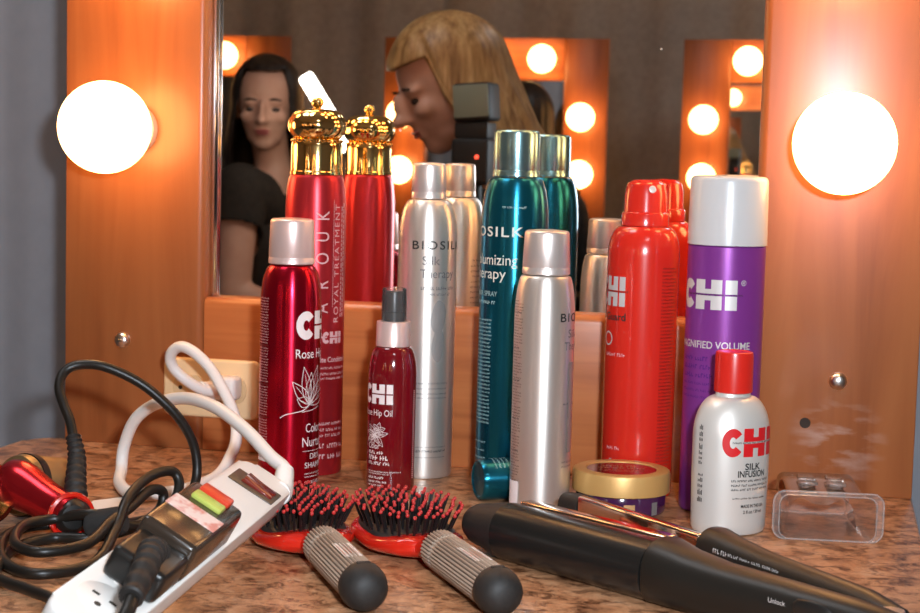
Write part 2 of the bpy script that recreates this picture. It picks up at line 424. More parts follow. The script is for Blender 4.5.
def wrap(name, bm, parent, mats, ra, rb=None, eps=0.00022, step=0.0012, rz=None, layer=True):
    """bends a flat lettering mesh round an upright body of radius ra (rb across), local front = -Y, u to the right."""
    rb = rb or ra
    xs = [v.co.x for v in bm.verts]
    if not xs: return None
    x = min(xs) + step
    while x < max(xs):
        bmesh.ops.bisect_plane(bm, geom=bm.verts[:] + bm.edges[:] + bm.faces[:], plane_co=(x, 0, 0), plane_no=(1, 0, 0)); x += step
    bm.verts.ensure_lookup_table()
    lift = {}
    for f in bm.faces:
        for v in f.verts: lift[v] = max(lift.get(v, 0), f.material_index)
    for v in bm.verts:
        u, z = v.co.x, v.co.y
        e = eps * (1 + .6 * lift.get(v, 0)); A, B = (ra, rb)
        if rz: A = B = rz(z)
        # arc length to angle (ellipse treated by mean radius)
        t = -pi / 2 + u / ((A + B) / 2)
        v.co = Vector(((A + e) * cos(t), (B + e) * sin(t), z))
    return new_obj(name, bm, None, parent, smooth=True, mats=mats)

def flatten(name, bm, parent, mats, M4):
    for v in bm.verts: v.co.z += 0.0
    bmesh.ops.transform(bm, matrix=M4, verts=bm.verts[:])
    return new_obj(name, bm, None, parent, smooth=False, mats=mats)

def face_rot(x, y):      # turn so that local -Y looks to the camera
    return atan2(EYE.y - y, EYE.x - x) + pi / 2

# ------------------------------------------------------------------ room
def struct(name, bm, m, **k):
    o = new_obj(name, bm, m, **k); o['kind'] = 'structure'; return o

XL, XR, YB, YF, ZC = -3.6, 3.2, 0.9, -4.7, 2.75
b = bmesh.new(); add_box(b, (XL - .1, YF - .1, -.1), (XR + .1, YB + .1, 0)); struct('floor', b, M['floor'], smooth=False)
b = bmesh.new(); add_box(b, (XL - .1, YF - .1, ZC), (XR + .1, YB + .1, ZC + .1)); struct('ceiling', b, M['ceiling'], smooth=False)
b = bmesh.new(); add_box(b, (XL - .1, YF, 0), (XL, YB, ZC)); struct('wall_left', b, M['wall'], smooth=False)
b = bmesh.new(); add_box(b, (XR, YF, 0), (XR + .1, YB, ZC)); struct('wall_right', b, M['wall'], smooth=False)
b = bmesh.new(); add_box(b, (XL - .1, YB, 0), (XR + .1, YB + .1, ZC)); struct('wall_back', b, M['wall'], smooth=False)
b = bmesh.new(); add_box(b, (XL - .1, YF - .1, 0), (XR + .1, YF, ZC)); struct('wall_front', b, M['wall'], smooth=False)

def drape(name, label, x0, x1, y, z1, m, amp, wl, seed):
    r = random.Random(seed); bm = bmesh.new(); n = int((x1 - x0) / .012); cols = []
    ph = 0; path = []
    for i in range(n + 1):
        x = x0 + (x1 - x0) * i / n
        ph += 2 * pi * .012 / (wl * r.uniform(.8, 1.25))
        path.append((x, y + amp * sin(ph) * (0.75 + .25 * sin(ph * .31)) + .25 * amp * sin(ph * 2.3 + 1)))
    for x, yy in path:
        cols.append([bm.verts.new((x, yy + (y - yy) * .35 * (k / 6), .01 + (z1 - .01) * k / 6)) for k in range(7)])
    for a, c in zip(cols, cols[1:]):
        for k in range(6): bm.faces.new((a[k], c[k], c[k + 1], a[k + 1]))
    o = new_obj(name, bm, m, angle=180)
    s = o.modifiers.new('thickness', 'SOLIDIFY'); s.thickness = .002
    return o
d = drape('drape', None, -2.6, 2.4, .20, 2.45, M['drape_blue'], .014, .16, 3)
tag(d, 'blue-grey fabric drape hanging behind the bulb-lit vanity frame', 'drape')
d = drape('drape', None, -3.4, 2.9, -4.05, 2.5, M['drape_grey'], .03, .34, 5)
tag(d, 'taupe grey drape across the far side of the room, seen in the mirror', 'drape')

# unseen glowing panels added under the ceiling as fill light
for k, (x, y) in enumerate(((-.75, -.45), (1.0, -2.6))):
    t = empty('fill_panel', ('added square fill light on the ceiling above the near vanity' if k == 0 else 'added square fill light on the ceiling further back over the room'), 'added fill light', (x, y, ZC))
    b = bmesh.new(); add_box(b, (-.32, -.32, -.03), (.32, .32, 0), .004); new_obj('frame', b, M['white_plastic'], t)
    b = bmesh.new(); add_box(b, (-.29, -.29, -.034), (.29, .29, -.029), .001); new_obj('diffuser', b, M['fill_glow'], t)

# ------------------------------------------------------------------ the vanity: board frame with mirror and globe bulbs
HW, OW = 0.4375, 0.281           # half width of the board, of its opening
ZR, ZT, ZTOP = 0.161, 0.645, 0.785
def board_part(bm, lo, hi, inner, m):
    """one board; `inner` lists the front edges rounded towards the opening."""
    vs = add_box(bm, lo, hi)
    es = []
    for e in set(e for v in vs for e in v.link_edges):
        a, c = e.verts[0].co, e.verts[1].co
        if abs(a.y - lo[1]) > 1e-6 or abs(c.y - lo[1]) > 1e-6: continue
        for ax, val in inner:
            if abs(a[ax] - val) < 1e-6 and abs(c[ax] - val) < 1e-6: es.append(e)
    if es: bmesh.ops.bevel(bm, geom=es, offset=.0085, segments=5, profile=.5, affect='EDGES')
    oth = [e for e in bm.edges if e.is_valid and len(e.link_faces) == 2 and e.calc_face_angle(0) > 1.2]
    bmesh.ops.bevel(bm, geom=oth, offset=.0012, segments=2, profile=.5, affect='EDGES')

def vanity(loc, rotz, label, full=True, HW=.4375, OW=.281):
    t = empty('vanity_mirror', label, 'vanity mirror', loc, rotz)
    for s in (-1, 1):
        b = bmesh.new(); lo, hi = sorted((s * OW, s * HW)); board_part(b, (lo, 0, 0), (hi, .024, ZTOP), [(0, s * OW)], None); new_obj('stile', b, M['wood_streaked'] if full and s > 0 else M['wood_v'], t, angle=50)
    b = bmesh.new(); board_part(b, (-OW, 0.0015, 0), (OW, .024, ZR), [(2, ZR)], None); new_obj('bottom_rail', b, M['wood_h'], t, angle=50)
    b = bmesh.new(); board_part(b, (-OW, 0.0015, ZT), (OW, .024, ZTOP), [(2, ZT)], None); new_obj('top_rail', b, M['wood_h'], t, angle=50)
    b = bmesh.new(); add_box(b, (-OW - .004, .022, ZR - .004), (OW + .004, .027, ZT + .004)); g = new_obj('mirror_glass', b, M['mirror'], t, smooth=False)
    if full:
        b = bmesh.new(); x = -(OW - .004)
        add_box(b, (x - .004, .0165, ZR), (x + .004, .0225, ZT), .0015)
        new_obj('mirror_trim', b, M['chrome'], t)
    k = 0
    xb = HW - .0775; xt = HW - .2125
    for x, z in [(-xb, .333), (xb, .333), (-xb, .522), (xb, .522), (-xt, .712), (0, .712), (xt, .712)]:
        b = bmesh.new(); add_lathe(b, [(.026, 0), (.026, .010), (.0215, .014), (.0175, .022), (.0165, .03)], 40, Matrix.Translation((x, 0, z)) @ Matrix.Rotation(pi / 2, 4, 'X'))
        sk = new_obj('lamp_socket', b, M['socket'], t)
        b = bmesh.new()
        prof = [(.0155, -.0475)]; a0 = radians(-70)
        for i in range(25):
            a = a0 + (pi / 2 - a0) * i / 24; prof.append((max(.0462 * cos(a), 0), .0462 * sin(a)))
        add_lathe(b, prof, 48, Matrix.Translation((x, -.0696, z)) @ Matrix.Rotation(pi / 2, 4, 'X'))
        o = new_obj('light_bulb', b, M['bulb'], sk)
        o['label'] = 'glowing white globe bulb'
    if full:
        for x, z in ((-.371, .1114), (.3645, .1093)):
            b = bmesh.new(); add_lathe(b, [(.0085, 0), (.0085, .0015), (.0075, .004), (.0045, .0062), (0, .0068)], 32, Matrix.Translation((x, 0, z)) @ Matrix.Rotation(pi / 2, 4, 'X'))
            new_obj('bolt', b, M['steel'], t)
        b = bmesh.new(); add_lathe(b, [(.003, 0), (.0025, .0012), (0, .0018)], 20, Matrix.Translation((-.4207, 0, .0046)) @ Matrix.Rotation(pi / 2, 4, 'X')); new_obj('screw', b, M['steel'], t)
        b = bmesh.new(); add_lathe(b, [(.0052, 0), (.0048, .0006), (.0025, .0003), (0, .0002)], 24, Matrix.Translation((.3357, 0, .0671)) @ Matrix.Rotation(pi / 2, 4, 'X')); part_label(new_obj('screw_hole', b, M['dark_hole'], t), 'small dark screw hole')
    return t
vanity((0, 0, Z0), 0, 'near wooden vanity frame with large globe bulbs and the big mirror')
far_spots = [(-1.957, 'far bulb-lit vanity frame reflected at the left edge of the mirror behind the brunette'),
             (-.787, 'far bulb-lit vanity frame reflected in the mirror beside the blonde hair'),
             (.285, 'far bulb-lit vanity frame reflected at the right edge of the mirror')]
for x, lab in far_spots: vanity((x, -3.746, Z0 - .052), pi, lab, full=False, **(dict(HW=.386, OW=.2375) if x == -.787 else {}))

def counter(loc, rotz, label, x0, x1, depth, round_left):
    t = empty('vanity_counter', label, 'counter', loc, rotz)
    b = bmesh.new()
    pts = [(x0, -depth), (x1, -depth), (x1, .008)]
    if round_left:
        R = .03
        for i in range(9):
            a = pi / 2 + pi / 2 * i / 8; pts.append((x0 + R + R * cos(a), .012 - R + R * sin(a)))
    else: pts.append((x0, .008))
    add_prism(b, pts, -.036, 0)
    es = [e for e in b.edges if abs(e.verts[0].co.z) < 1e-6 and abs(e.verts[1].co.z) < 1e-6]
    bmesh.ops.bevel(b, geom=es, offset=.003, segments=3, profile=.5, affect='EDGES')
    new_obj('countertop', b, M['laminate'], t)
    for x in (x0 + .03, x1 - .05):
        b = bmesh.new(); add_box(b, (x, -depth + .06, -loc[2]), (x + .02, 0, -.036), .001); new_obj('side_panel', b, M['cabinet'], t)
    b = bmesh.new(); add_box(b, (x0 + .05, -.03, -.35), (x1 - .05, -.01, -.036), .001); new_obj('back_panel', b, M['cabinet'], t)
    return t
counter((0, 0, Z0), 0, 'brown granite-look countertop holding all the hair products', -.478, .4385, .76, True)
for (x, _), lab in zip(far_spots, ('counter under the far vanity behind the brunette', 'counter under the far vanity the dark-haired sitter faces', 'counter under the far vanity at the right of the reflection')):
    counter((x, -3.746, Z0 - .052), pi, lab, -.45, .45, .5, False)

# ------------------------------------------------------------------ bottles and cans
def arc(r0, z0, r1, z1, n=10, ex=1.0):
    """quarter-ellipse shoulder from the wall (r0, z0) in to (r1, z1)."""
    return [(r1 + (r0 - r1) * cos(pi / 2 * i / n), z0 + (z1 - z0) * sin(pi / 2 * i / n)) for i in range(n + 1)]

def lathe_part(name, prof, m, parent, seg=64, **k):
    b = bmesh.new(); add_lathe(b, prof, seg, **k); return new_obj(name, b, m, parent)

def can_body(t, r, zs, rn, zn, m, foot=True, name='can'):
    prof = [(r * .90, 0), (r * .97, .0006), (r * .985, .0022), (r, .0035), (r, zs * .5)] + arc(r, zs, rn, zn, 12)
    return lathe_part(name, prof, m, t)

def dome_cap(t, r0, r1, z0, z1, m, ridge=True, name='cap', edge=.003):
    prof = [(r0 * .97, z0), (r0, z0 + .0006)]
    if ridge: prof += [(r0, z0 + .0055), (r0 * .985, z0 + .006), (r0 * .985, z0 + .0066), (r0 * .998, z0 + .0072)]
    prof += [(r1, z1 - edge)] + [(r1 - edge + edge * cos(a), z1 - edge + edge * sin(a)) for a in (pi / 8, pi / 4, 3 * pi / 8, pi / 2)]
    prof += [(r1 * .5, z1 + .0006), (0, z1 + .0008)]
    return lathe_part(name, prof, m, t)

def place(name, label, cat, x, y, extra=0.0, group=None):
    return empty(name, label, cat, (x, y, Z0), face_rot(x, y) + extra, group)

def leaf(b, x, y, L, w, ang, lw, mi=0):
    pts = []
    for i in range(13):
        s = i / 12; pts.append((s * L, w * sin(pi * s ** .8)))
    pts += [(L - q, -v) for q, v in [((i / 12) * L, w * sin(pi * (1 - i / 12) ** .8)) for i in range(13)]]
    ribbon2d(b, [(x + a * cos(ang) - c * sin(ang), y + a * sin(ang) + c * cos(ang)) for a, c in pts], lw, mi)
    ribbon2d(b, [(x + a * cos(ang), y + a * sin(ang)) for a in (0, L * .4, L * .8)], lw * .7, mi)

# --- rose red can, front left
t = place('hairspray_can', 'tall rose-red can with pinkish silver cap, leafy sprig and large white lettering, nearest the outlet', 'hairspray can', -.1412, -.1262)
r = .0287
can_body(t, r, .172, .0185, .2075, M['rose_can'])
dome_cap(t, .0218, .0206, .2082, .2505, M['pink_cap'])
b = bmesh.new()
chi2d(b, .0052, .139, .0265, 0, bar=2, w=.060)
text2d(b, 'Rose Hip Oil', .0052, .1215, .0085, width=.052)
for a, L in ((1.75, .036), (1.25, .038), (2.25, .028), (.85, .036), (.35, .036), (2.75, .014), (1.5, .03)): leaf(b, .020, .078, L, .0052, a, .00055)
ribbon2d(b, catmull([(.024, .081), (.014, .073), (.004, .0705), (-.004, .0685), (-.0085, .0655)], 6), .0008)
ribbon2d(b, catmull([(.034, .075), (.024, .0725), (.012, .071)], 6), .0006)
text2d(b, 'Color', .0165, .0515, .0082, width=.021); text2d(b, 'Nurture', .013, .038, .0088, width=.034)
quad2d(b, .0135, .0335, .044, .0339)
text2d(b, 'DRY', .022, .026, .0052); text2d(b, 'SHAMPOO', .016, .0175, .0052)
for z in (.0115, .0085, .004, .001 + .0012): micro2d(b, .016, .042, z, .0013, 0)
for k in range(54):
    z = .176 - k * .0026
    if k in (17, 31, 43): quad2d(b, -.041, z, -.022, z + .0012, 3); continue
    micro2d(b, -.040, -.0225, z, .0011, 1)
quad2d(b, -.039, .023, -.024, .042, 0)
for k in range(10): quad2d(b, -.037 + k * .0012, .026, -.0365 + k * .0012, .040, 3)
wrap('lettering', b, t, [M['print_white'], M['print_pink'], M['rose_can'], M['print_dark_red']], r)

# --- royal red can with the gold crown cap
t = place('hairspray_can', 'tall red can with a polished gold crown-shaped cap', 'hairspray can', -.138, -.0668)
r = .0297
can_body(t, r, .250, .0245, .2915, M['royal_can'])
b = bmesh.new()
add_lathe(b, [(.0240, .2915), (.0256, .292), (.0256, .2945), (.0248, .2952), (.0248, .3195), (.0242, .3225), (.0236, .3235)], 64)
crown = new_obj('cap', b, M['gold'], t)
def lob(tt, i): return 1 + (.045 * max(0, sin(pi * min(1, max(0, (i - 1) / 12)))) * (abs(cos(4 * tt)) ** .6 - .6))
prof = [(.0215, .3232)] + [(.0128 + .0152 * cos(a), .3390 + .0160 * sin(a)) for a in [radians(-58 + 13.6 * k) for k in range(11)]] + [(.0085, .3552), (.0048, .3556), (.003, .3562)]
b = bmesh.new(); add_lathe(b, prof, 96, rad=lob); part_label(new_obj('crown', b, M['gold'], crown, angle=60), 'lobed gold dome')
b = bmesh.new()
for s in range(24):
    a = 2 * pi * s / 24; add_ball(b, (.0238 * cos(a), .0238 * sin(a), .3245), .0018, 8, 6)
new_obj('bead_ring', b, M['gold'], crown); b = bmesh.new()
add_lathe(b, [(.0042, .3545), (.0034, .3562), (.0040, .3570), (.0056, .3590), (.0062, .3615), (.0055, .3642), (.0034, .3662), (0, .3670)], 24)
new_obj('finial', b, M['gold'], crown)
b = bmesh.new()
for ch, z in zip('FAROUK', (.135, .159, .183, .2065, .2285, .249)): text2d(b, ch, .0135, z, .0125, rot=pi / 2, sx=.8)
quad2d(b, .0185, .165, .0189, .268)
text2d(b, 'ROYAL TREATMENT', .0262, .150, .0058, rot=pi / 2, track=1.25, width=.114)
for z0 in (.02905, .0325): 
    z = .155
    while z < .262: 
        w = random.uniform(.002, .005); quad2d(b, z0, z, z0 + .0014, z + w, 1); z += w + .0013
chi2d(b, .0085, .1295, .0115, 0, w=.0235)
text2d(b, 'White Conditioning', -.002, .1115, .005, bold=.015, width=.046)
for z in (.1045, .099, .0945): micro2d(b, .006, .042, z, .0022, 0)
for z in (.050, .044, .0385): micro2d(b, .004, .036, z, .0028, 0)
for z in (.0275, .017): micro2d(b, .004, .038, z, .0045, 0)
wrap('lettering', b, t, [M['print_pink'], M['print_pink']], r)

# --- small dark red pump bottle
t = place('spray_bottle', 'small dark red pump spray bottle with clear overcap', 'spray bottle', -.0416, -.1215)
r = .0226
prof = [(r * .9, 0), (r * .97, .0008), (r, .003), (r, .06)] + arc(r, .106, .0145, .1350, 12) + [(.0135, .1365)]
lathe_part('bottle', prof, M['rose_bottle'], t)
lathe_part('collar', [(.0155, .1348), (.0163, .1353), (.0160, .1575), (.0155, .1582), (.010, .1584)], M['pink_cap'], t)
lathe_part('pump', [(.0100, .1584), (.0100, .1665), (.0088, .1672), (.0086, .1840), (.0080, .1862), (0, .1866)], M['black'], t)
o = lathe_part('overcap', [(.0118, .1584), (.0116, .182), (.0112, .1885), (.0100, .1895), (0, .1898)], M['clear_cap'], t, close=False)
o['label'] = 'clear plastic overcap'
b = bmesh.new()
chi2d(b, -.0330, .0825, .0185, 0, w=.0345)
text2d(b, 'Rose Hip Oil', -.0335, .0715, .0058, width=.034)
b2 = [( -.0115, .0755), (-.0095, .0785), (-.0082, .0755), (-.0095, .0733)]
for cx, cz, L in ((-.013, .058, .012), (-.018, .052, .014)):
    for k in range(6): leaf(b, cx, cz, L * .62, .0022, k * pi / 3 + .3, .0004)
for a in (.2, 2.9, 2.3, 3.6, 5.4): leaf(b, -.016, .053, .013, .0025, a, .0004)
text2d(b, 'Color', -.0250, .0405, .0055, width=.014)
for z, x1, h in ((.0355, -.004, .003), (.0300, -.002, .0042), (.0255, -.001, .003), (.0185, .010, .0012), (.0165, .001, .0012), (.0125, -.006, .0022), (.0085, -.004, .002), (.0055, -.008, .0016)): micro2d(b, -.0245, x1, z, h, 0)
for k in range(44): quad2d(b, .0235, .094 - k * .0019, .0262, .0949 - k * .0019, 1)
wrap('lettering', b, t, [M['print_white'], M['print_pink']], r)

# --- tall silver can
t = place('hairspray_can', 'tall brushed silver can with silver cap behind the small dark red pump bottle', 'hairspray can', -.0307, -.0433)
r = .0286
can_body(t, r, .232, .0172, .2705, M['alu'])
dome_cap(t, .0171, .0163, .2714, .3060, M['alu_cap'])
b = bmesh.new()
text2d(b, 'BIOSILK', -.0150, .2235, .0078, bold=.010, track=1.25, width=.058)
text2d(b, 'Silk', -.0045, .2085, .0082, width=.017, mi=1); text2d(b, 'Therapy', -.0065, .1960, .0082, width=.036, mi=1)
micro2d(b, -.0055, .032, .1845, .003, 1); micro2d(b, .001, .024, .179, .0024, 1)
for k, (cz, s) in enumerate(((.158, 1.0), (.131, .85))):
    pts = [(.0125 + .0075 * s * cos(a) * (1 + .15 * sin(2 * a)), cz + .0165 * sin(a)) for a in [2 * pi * i / 30 for i in range(31)]]
    f = b.faces.new([b.verts.new((x, z, 0)) for x, z in pts[:-1]]); f.material_index = 2
for z, h, m_ in ((.093, .0016, 1), (.088, .0012, 1), (.083, .0012, 1), (.079, .0012, 1), (.031, .001, 1), (.0265, .0022, 0), (.021, .001, 1)): micro2d(b, -.011, .024, z, h, m_)
for k in range(30): micro2d(b, .044, .062, .205 - k * .0055, .0018, 1)
wrap('lettering', b, t, [M['print_black'], M['print_grey'], mat('print_soft_grey', (.40, .37, .35), .4, .6)], r)

# --- teal can
t = place('hairspray_can', 'tall teal metallic can with teal cap standing behind the front silver can', 'hairspray can', .0601, -.0680)
r = .0319
can_body(t, r, .2475, .0225, .2940, M['teal_can'])
dome_cap(t, .0219, .0216, .2948, .3385, M['teal_cap'])
b = bmesh.new()
text2d(b, 'BIOSILK', .0085, .2395, .0088, align='RIGHT', bold=.012, track=1.2, width=.070)
text2d(b, 'volumizing', -.0520, .2130, .0098, width=.0555, mi=0); text2d(b, 'therapy', -.0520, .2000, .0098, width=.045, mi=0)
text2d(b, 'HAIR SPRAY', -.0150, .1835, .0045, align='RIGHT', width=.030, mi=1); micro2d(b, -.044, -.018, .176, .003, 1)
micro2d(b, -.012, .010, .266, .0018, 1)
for k in range(28): micro2d(b, -.042, -.0205, .160 - k * .0036, .0016, 1, gap=.1)
for z in (.044, .036, .029, .018, .014, .010): micro2d(b, -.043, -.024, z, .0016, 1)
wrap('lettering', b, t, [mat('print_cream', (.72, .68, .58), .45), M['print_teal']], r)

# --- front silver can
t = place('hairspray_can', 'short brushed silver can with a label column and barcode, in front of the teal can', 'hairspray can', .1088, -.1661)
r = .0268
can_body(t, r, .168, .0205, .2100, M['alu'])
dome_cap(t, .0211, .0197, .2110, .2496, M['alu_cap'])
b = bmesh.new()
text2d(b, 'BIOSILK', .0148, .1710, .0072, bold=.010, track=1.25, width=.052)
text2d(b, 'Silk', .024, .157, .007, mi=2); text2d(b, 'Therapy', .0195, .146, .007, width=.030, mi=2)
quad2d(b, .026, .055, .034, .135, 3)
for z in (.0975, .046, .042): micro2d(b, .020, .040, z, .0016, 2)
for k in range(62):
    z = .1870 - k * .0026
    if k in (4, 16, 27, 40, 51): micro2d(b, -.0345, -.0225, z, .0019, 0)
    else: micro2d(b, -.0345, -.0205 if k % 5 else -.026, z, .0012, 1)
quad2d(b, -.034, .002, -.0205, .0285, 4)
z = .0035
while z < .0275:
    h = random.choice((.0004, .0007, .0011)); quad2d(b, -.0325, z, -.0235, z + h, 0); z += h + random.choice((.0005, .0008))
wrap('lettering', b, t, [M['print_black'], M['print_brown'], M['print_grey'], mat('print_warm_grey', (.45, .40, .36), .4, .6), M['print_white']], r)

# --- red heat spray can
t = place('spray_can', 'glossy bright red can with red spray nozzle behind the gold-lidded jar', 'spray can', .1822, -.0600)
r = .0335
prof = [(r * .92, 0), (r * .98, .001), (r, .0035), (r, .1)] + arc(r, .226, .0215, .2525, 12)
lathe_part('can', prof, M['red_can'], t)
b = bmesh.new()
add_lathe(b, [(.0210, .2525), (.0222, .253), (.0222, .2630), (.0214, .2648), (.0202, .2655), (.0200, .2665), (.0196, .283), (.0178, .2915), (.013, .2952), (0, .2962)], 56)
nz = new_obj('nozzle', b, M['red_can'], t)
b = bmesh.new(); a = radians(-90 + 17)
add_lathe(b, [(.0034, 0), (.0034, .0012), (.0024, .0016), (.0022, .0009), (0, .0009)], 24, Matrix.Translation((.0194 * cos(a), .0194 * sin(a), .2868)) @ Matrix.Rotation(a + pi / 2, 4, 'Z') @ Matrix.Rotation(pi / 2 - .25, 4, 'X'))
part_label(new_obj('spray_hole', b, M['print_silver'], nz), 'pale grey spray hole')
b = bmesh.new()
chi2d(b, -.0530, .1785, .0275, 0, bar=1, w=.0375)
text2d(b, 'Iron Guard', -.0150, .1655, .0068, align='RIGHT', bold=.02, width=.046, mi=1)
pts = [(-.0365 + .006 * cos(a), .148 + .006 * sin(a)) for a in [2 * pi * i / 20 for i in range(21)]]
ribbon2d(b, pts, .0014, 0); micro2d(b, -.038, -.014, .132, .0032, 2)
micro2d(b, -.032, -.014, .045, .003, 2); text2d(b, 'Spray', -.0285, .031, .0052, mi=0)
for k in range(58): micro2d(b, .0185, .0365, .2140 - k * .0032, .0016, 3, gap=.05)
wrap('lettering', b, t, [M['print_silver'], M['print_black'], M['print_pink'], M['print_dark_red']], r)

# --- purple can
t = place('hairspray_can', 'tall glossy purple can with a milky grey cap and big silver lettering', 'hairspray can', .2616, -.1035)
r = .0345
lathe_part('can', [(r * .92, 0), (r * .98, .001), (r, .0035), (r, .12), (r, .2385), (r * .97, .2395)], M['purple_can'], t)
e = .005; prof = [(.0340, .2398), (.0353, .2402), (.0346, .3013 - e)] + [(.0346 - e + e * cos(a), .3013 - e + e * sin(a)) for a in (pi / 8, pi / 4, 3 * pi / 8, pi / 2)] + [(.015, .3019), (0, .3021)]
lathe_part('cap', prof, M['milky_cap'], t)
b = bmesh.new()
chi2d(b, -.0485, .1835, .0265, 0, bar=1, w=.0605)
text2d(b, '®', .014, .2055, .0045)
text2d(b, 'MAGNIFIED VOLUME', .0252, .1490, .0062, align='RIGHT', bold=.012, width=.0765)
for z, x1 in ((.1375, -.010), (.1300, -.007), (.1225, -.010)): micro2d(b, -.042, x1, z, .004, 2)
for z in (.116, .11, .104): micro2d(b, -.042, .012, z, .0022, 2)
wrap('lettering', b, t, [M['print_silver'], M['print_black'], M['print_purple']], r)

# --- pearl silver bottle with red cap
t = place('lotion_bottle', 'pearly silver squeeze bottle with a red cap and red lettering', 'bottle', .2771, -.189, radians(38))
A_, B_ = .0345, .0285
prof = [(.84, 0), (.93, .0012), (.965, .004), (.975, .010), (1.0, .05), (1.0, .082)]
prof += [(.46 + .54 * cos(pi / 2 * i / 12), .082 + .034 * sin(pi / 2 * i / 12)) for i in range(1, 13)] + [(.44, .1215)]
b = bmesh.new(); vs = add_lathe(b, prof, 72)
for v in vs:
    v.co.x *= A_; v.co.y *= B_
new_obj('bottle', b, M['pearl'], t)
lathe_part('cap', [(.0152, .1190), (.0163, .1198), (.0161, .1500), (.0155, .1532), (.0140, .1538), (.0138, .1534), (0, .1534)], M['red_cap'], t, seg=72)
b = bmesh.new()
chi2d(b, -.0250, .0680, .0240, 0, bar=1, w=.052)
text2d(b, 'SILK', .0015, .0572, .0052, align='CENTER', bold=.02, mi=1); text2d(b, 'INFUSION', .0015, .0510, .0052, align='CENTER', bold=.02, width=.026, mi=1)
for z in (.0470, .0432, .0396): micro2d(b, -.0165, .020, z, .0018, 1)
micro2d(b, -.0150, .017, .0322, .0014, 1)
text2d(b, 'MADE IN THE USA', .003, .0250, .0026, align='CENTER', bold=.02, width=.022, mi=1); text2d(b, '2 fl oz / 59 ml', .003, .0200, .0026, align='CENTER', bold=.02, width=.018, mi=1)
for k, (z0, z1, m_) in enumerate(((.060, .092, 1), (.028, .052, 1))):
    z = z0
    while z < z1:
        w = random.uniform(.002, .006); 
        for x in ((-.0470, -.0455, -.044) if k == 0 else (-.047, -.0455, -.044, -.0425)): quad2d(b, x, z, x + .0009, z + w * random.uniform(.5, 1), 1)
        z += w + .0012
wrap('lettering', b, t, [M['print_red'], M['print_black']], A_, B_, eps=.0004)

# --- gold-lidded jar
t = place('cream_jar', 'dark purple cream jar with a matte gold lid', 'jar', .1785, -.1405)
lathe_part('jar', [(.036, 0), (.0390, .001), (.0402, .004), (.0402, .0175), (.039, .0195)], M['jar_purple'], t, seg=72)
b = bmesh.new()
add_lathe(b, [(.0428, .0185), (.0438, .0191), (.0438, .0345), (.0429, .0372), (.0412, .0380), (.0325, .0380), (.0317, .0374), (.0315, .0366), (0, .0366)], 80)
lid = new_obj('lid', b, M['lid_gold'], t)
b = bmesh.new(); add_lathe(b, [(.0312, .0367), (.031, .0372), (0, .0373)], 64)
part_label(new_obj('lid_disc', b, M['jar_disc'], lid), 'glossy dark maroon disc')
b = bmesh.new()
for z, h, x in ((.008, .0045, .017), (-.001, .004, .021), (-.010, .002, .02), (-.015, .002, .016), (.016, .002, .012)): micro2d(b, -x, x, z, h, 0)
flatten('lid_lettering', b, lid, [M['print_gold']], Matrix.Translation((0, 0, .0376)))
b = bmesh.new(); quad2d(b, .003, .002, .013, .0125, 0); quad2d(b, .030, .002, .037, .0135, 1)
for z in (.011, .009, .007, .005): micro2d(b, -.032, -.004, z, .0009, 0)
wrap('lettering', b, t, [M['print_gold'], M['print_grey']], .0402)

# --- small teal bottle lying on its side
Lx = Matrix.Translation((.0480, -.1470, Z0 + .0192)) @ Matrix.Rotation(radians(33), 4, 'Z') @ Matrix.Rotation(pi / 2, 4, 'Y')
t = empty('travel_bottle', 'small teal bottle lying on its side behind the front silver can', 'bottle', matrix=Lx)
lathe_part('bottle', [(0, .0015), (.0145, .0012), (.0158, .0002), (.0172, .0003), (.0188, .0025), (.0190, .006), (.0190, .058)] + arc(.019, .058, .011, .068, 6), M['teal_can'], t)
lathe_part('cap', [(.0115, .068), (.0120, .0685), (.0118, .086), (.011, .0875), (0, .088)], M['teal_cap'], t)
b = bmesh.new()
for k in range(4): micro2d(b, -.012, .012, .012 + k * .0042, .0016, 0, gap=.05)
o = wrap('lettering', b, t, [M['print_teal']], .0190)
o.rotation_euler = (0, 0, radians(-75))

# ------------------------------------------------------------------ wall outlet
t = empty('wall_outlet', 'almond double outlet plate mounted sideways on the left stile', 'outlet', (-.2695, 0, Z0 + .0662))
b = bmesh.new(); add_prism(b, rrect(-.0530, -.0308, .0530, .0308, .0080), 0, .0060, Matrix.Rotation(pi / 2, 4, 'X')); bmesh.ops.bevel(b, geom=[e for e in b.edges if abs(e.verts[0].co.y + .006) < 1e-6 and abs(e.verts[1].co.y + .006) < 1e-6], offset=.0035, segments=4, profile=.5, affect='EDGES'); new_obj('cover_plate', b, M['almond'], t)
for x in (-.0235, .0225):
    b = bmesh.new()
    pts = [(x + .0175 * cos(a), max(-.0135, min(.0135, .0175 * sin(a)))) for a in [2 * pi * k / 40 for k in range(40)]]
    add_prism(b, pts, .0055, .0082, Matrix.Rotation(pi / 2, 4, 'X'))
    rc = new_obj('receptacle', b, M['almond_dark'], t, angle=30)
    b = bmesh.new()
    for dz, h in ((.0062, .0085), (-.0062, .0070)): add_box(b, (x - h / 2 + .003, -.0086, dz - .001), (x + h / 2 + .003, -.0078, dz + .001))
    add_lathe(b, [(.0022, 0), (.0022, .0004), (0, .0005)], 16, Matrix.Translation((x - .009, -.0082, 0)) @ Matrix.Rotation(pi / 2, 4, 'X'))
    part_label(new_obj('slot', b, M['slot'], rc), 'dark socket slots')
b = bmesh.new(); add_lathe(b, [(.003, 0), (.0025, .0009), (0, .0012)], 18, Matrix.Translation((-.0005, -.006, 0)) @ Matrix.Rotation(pi / 2, 4, 'X')); new_obj('screw', b, M['steel'], t)

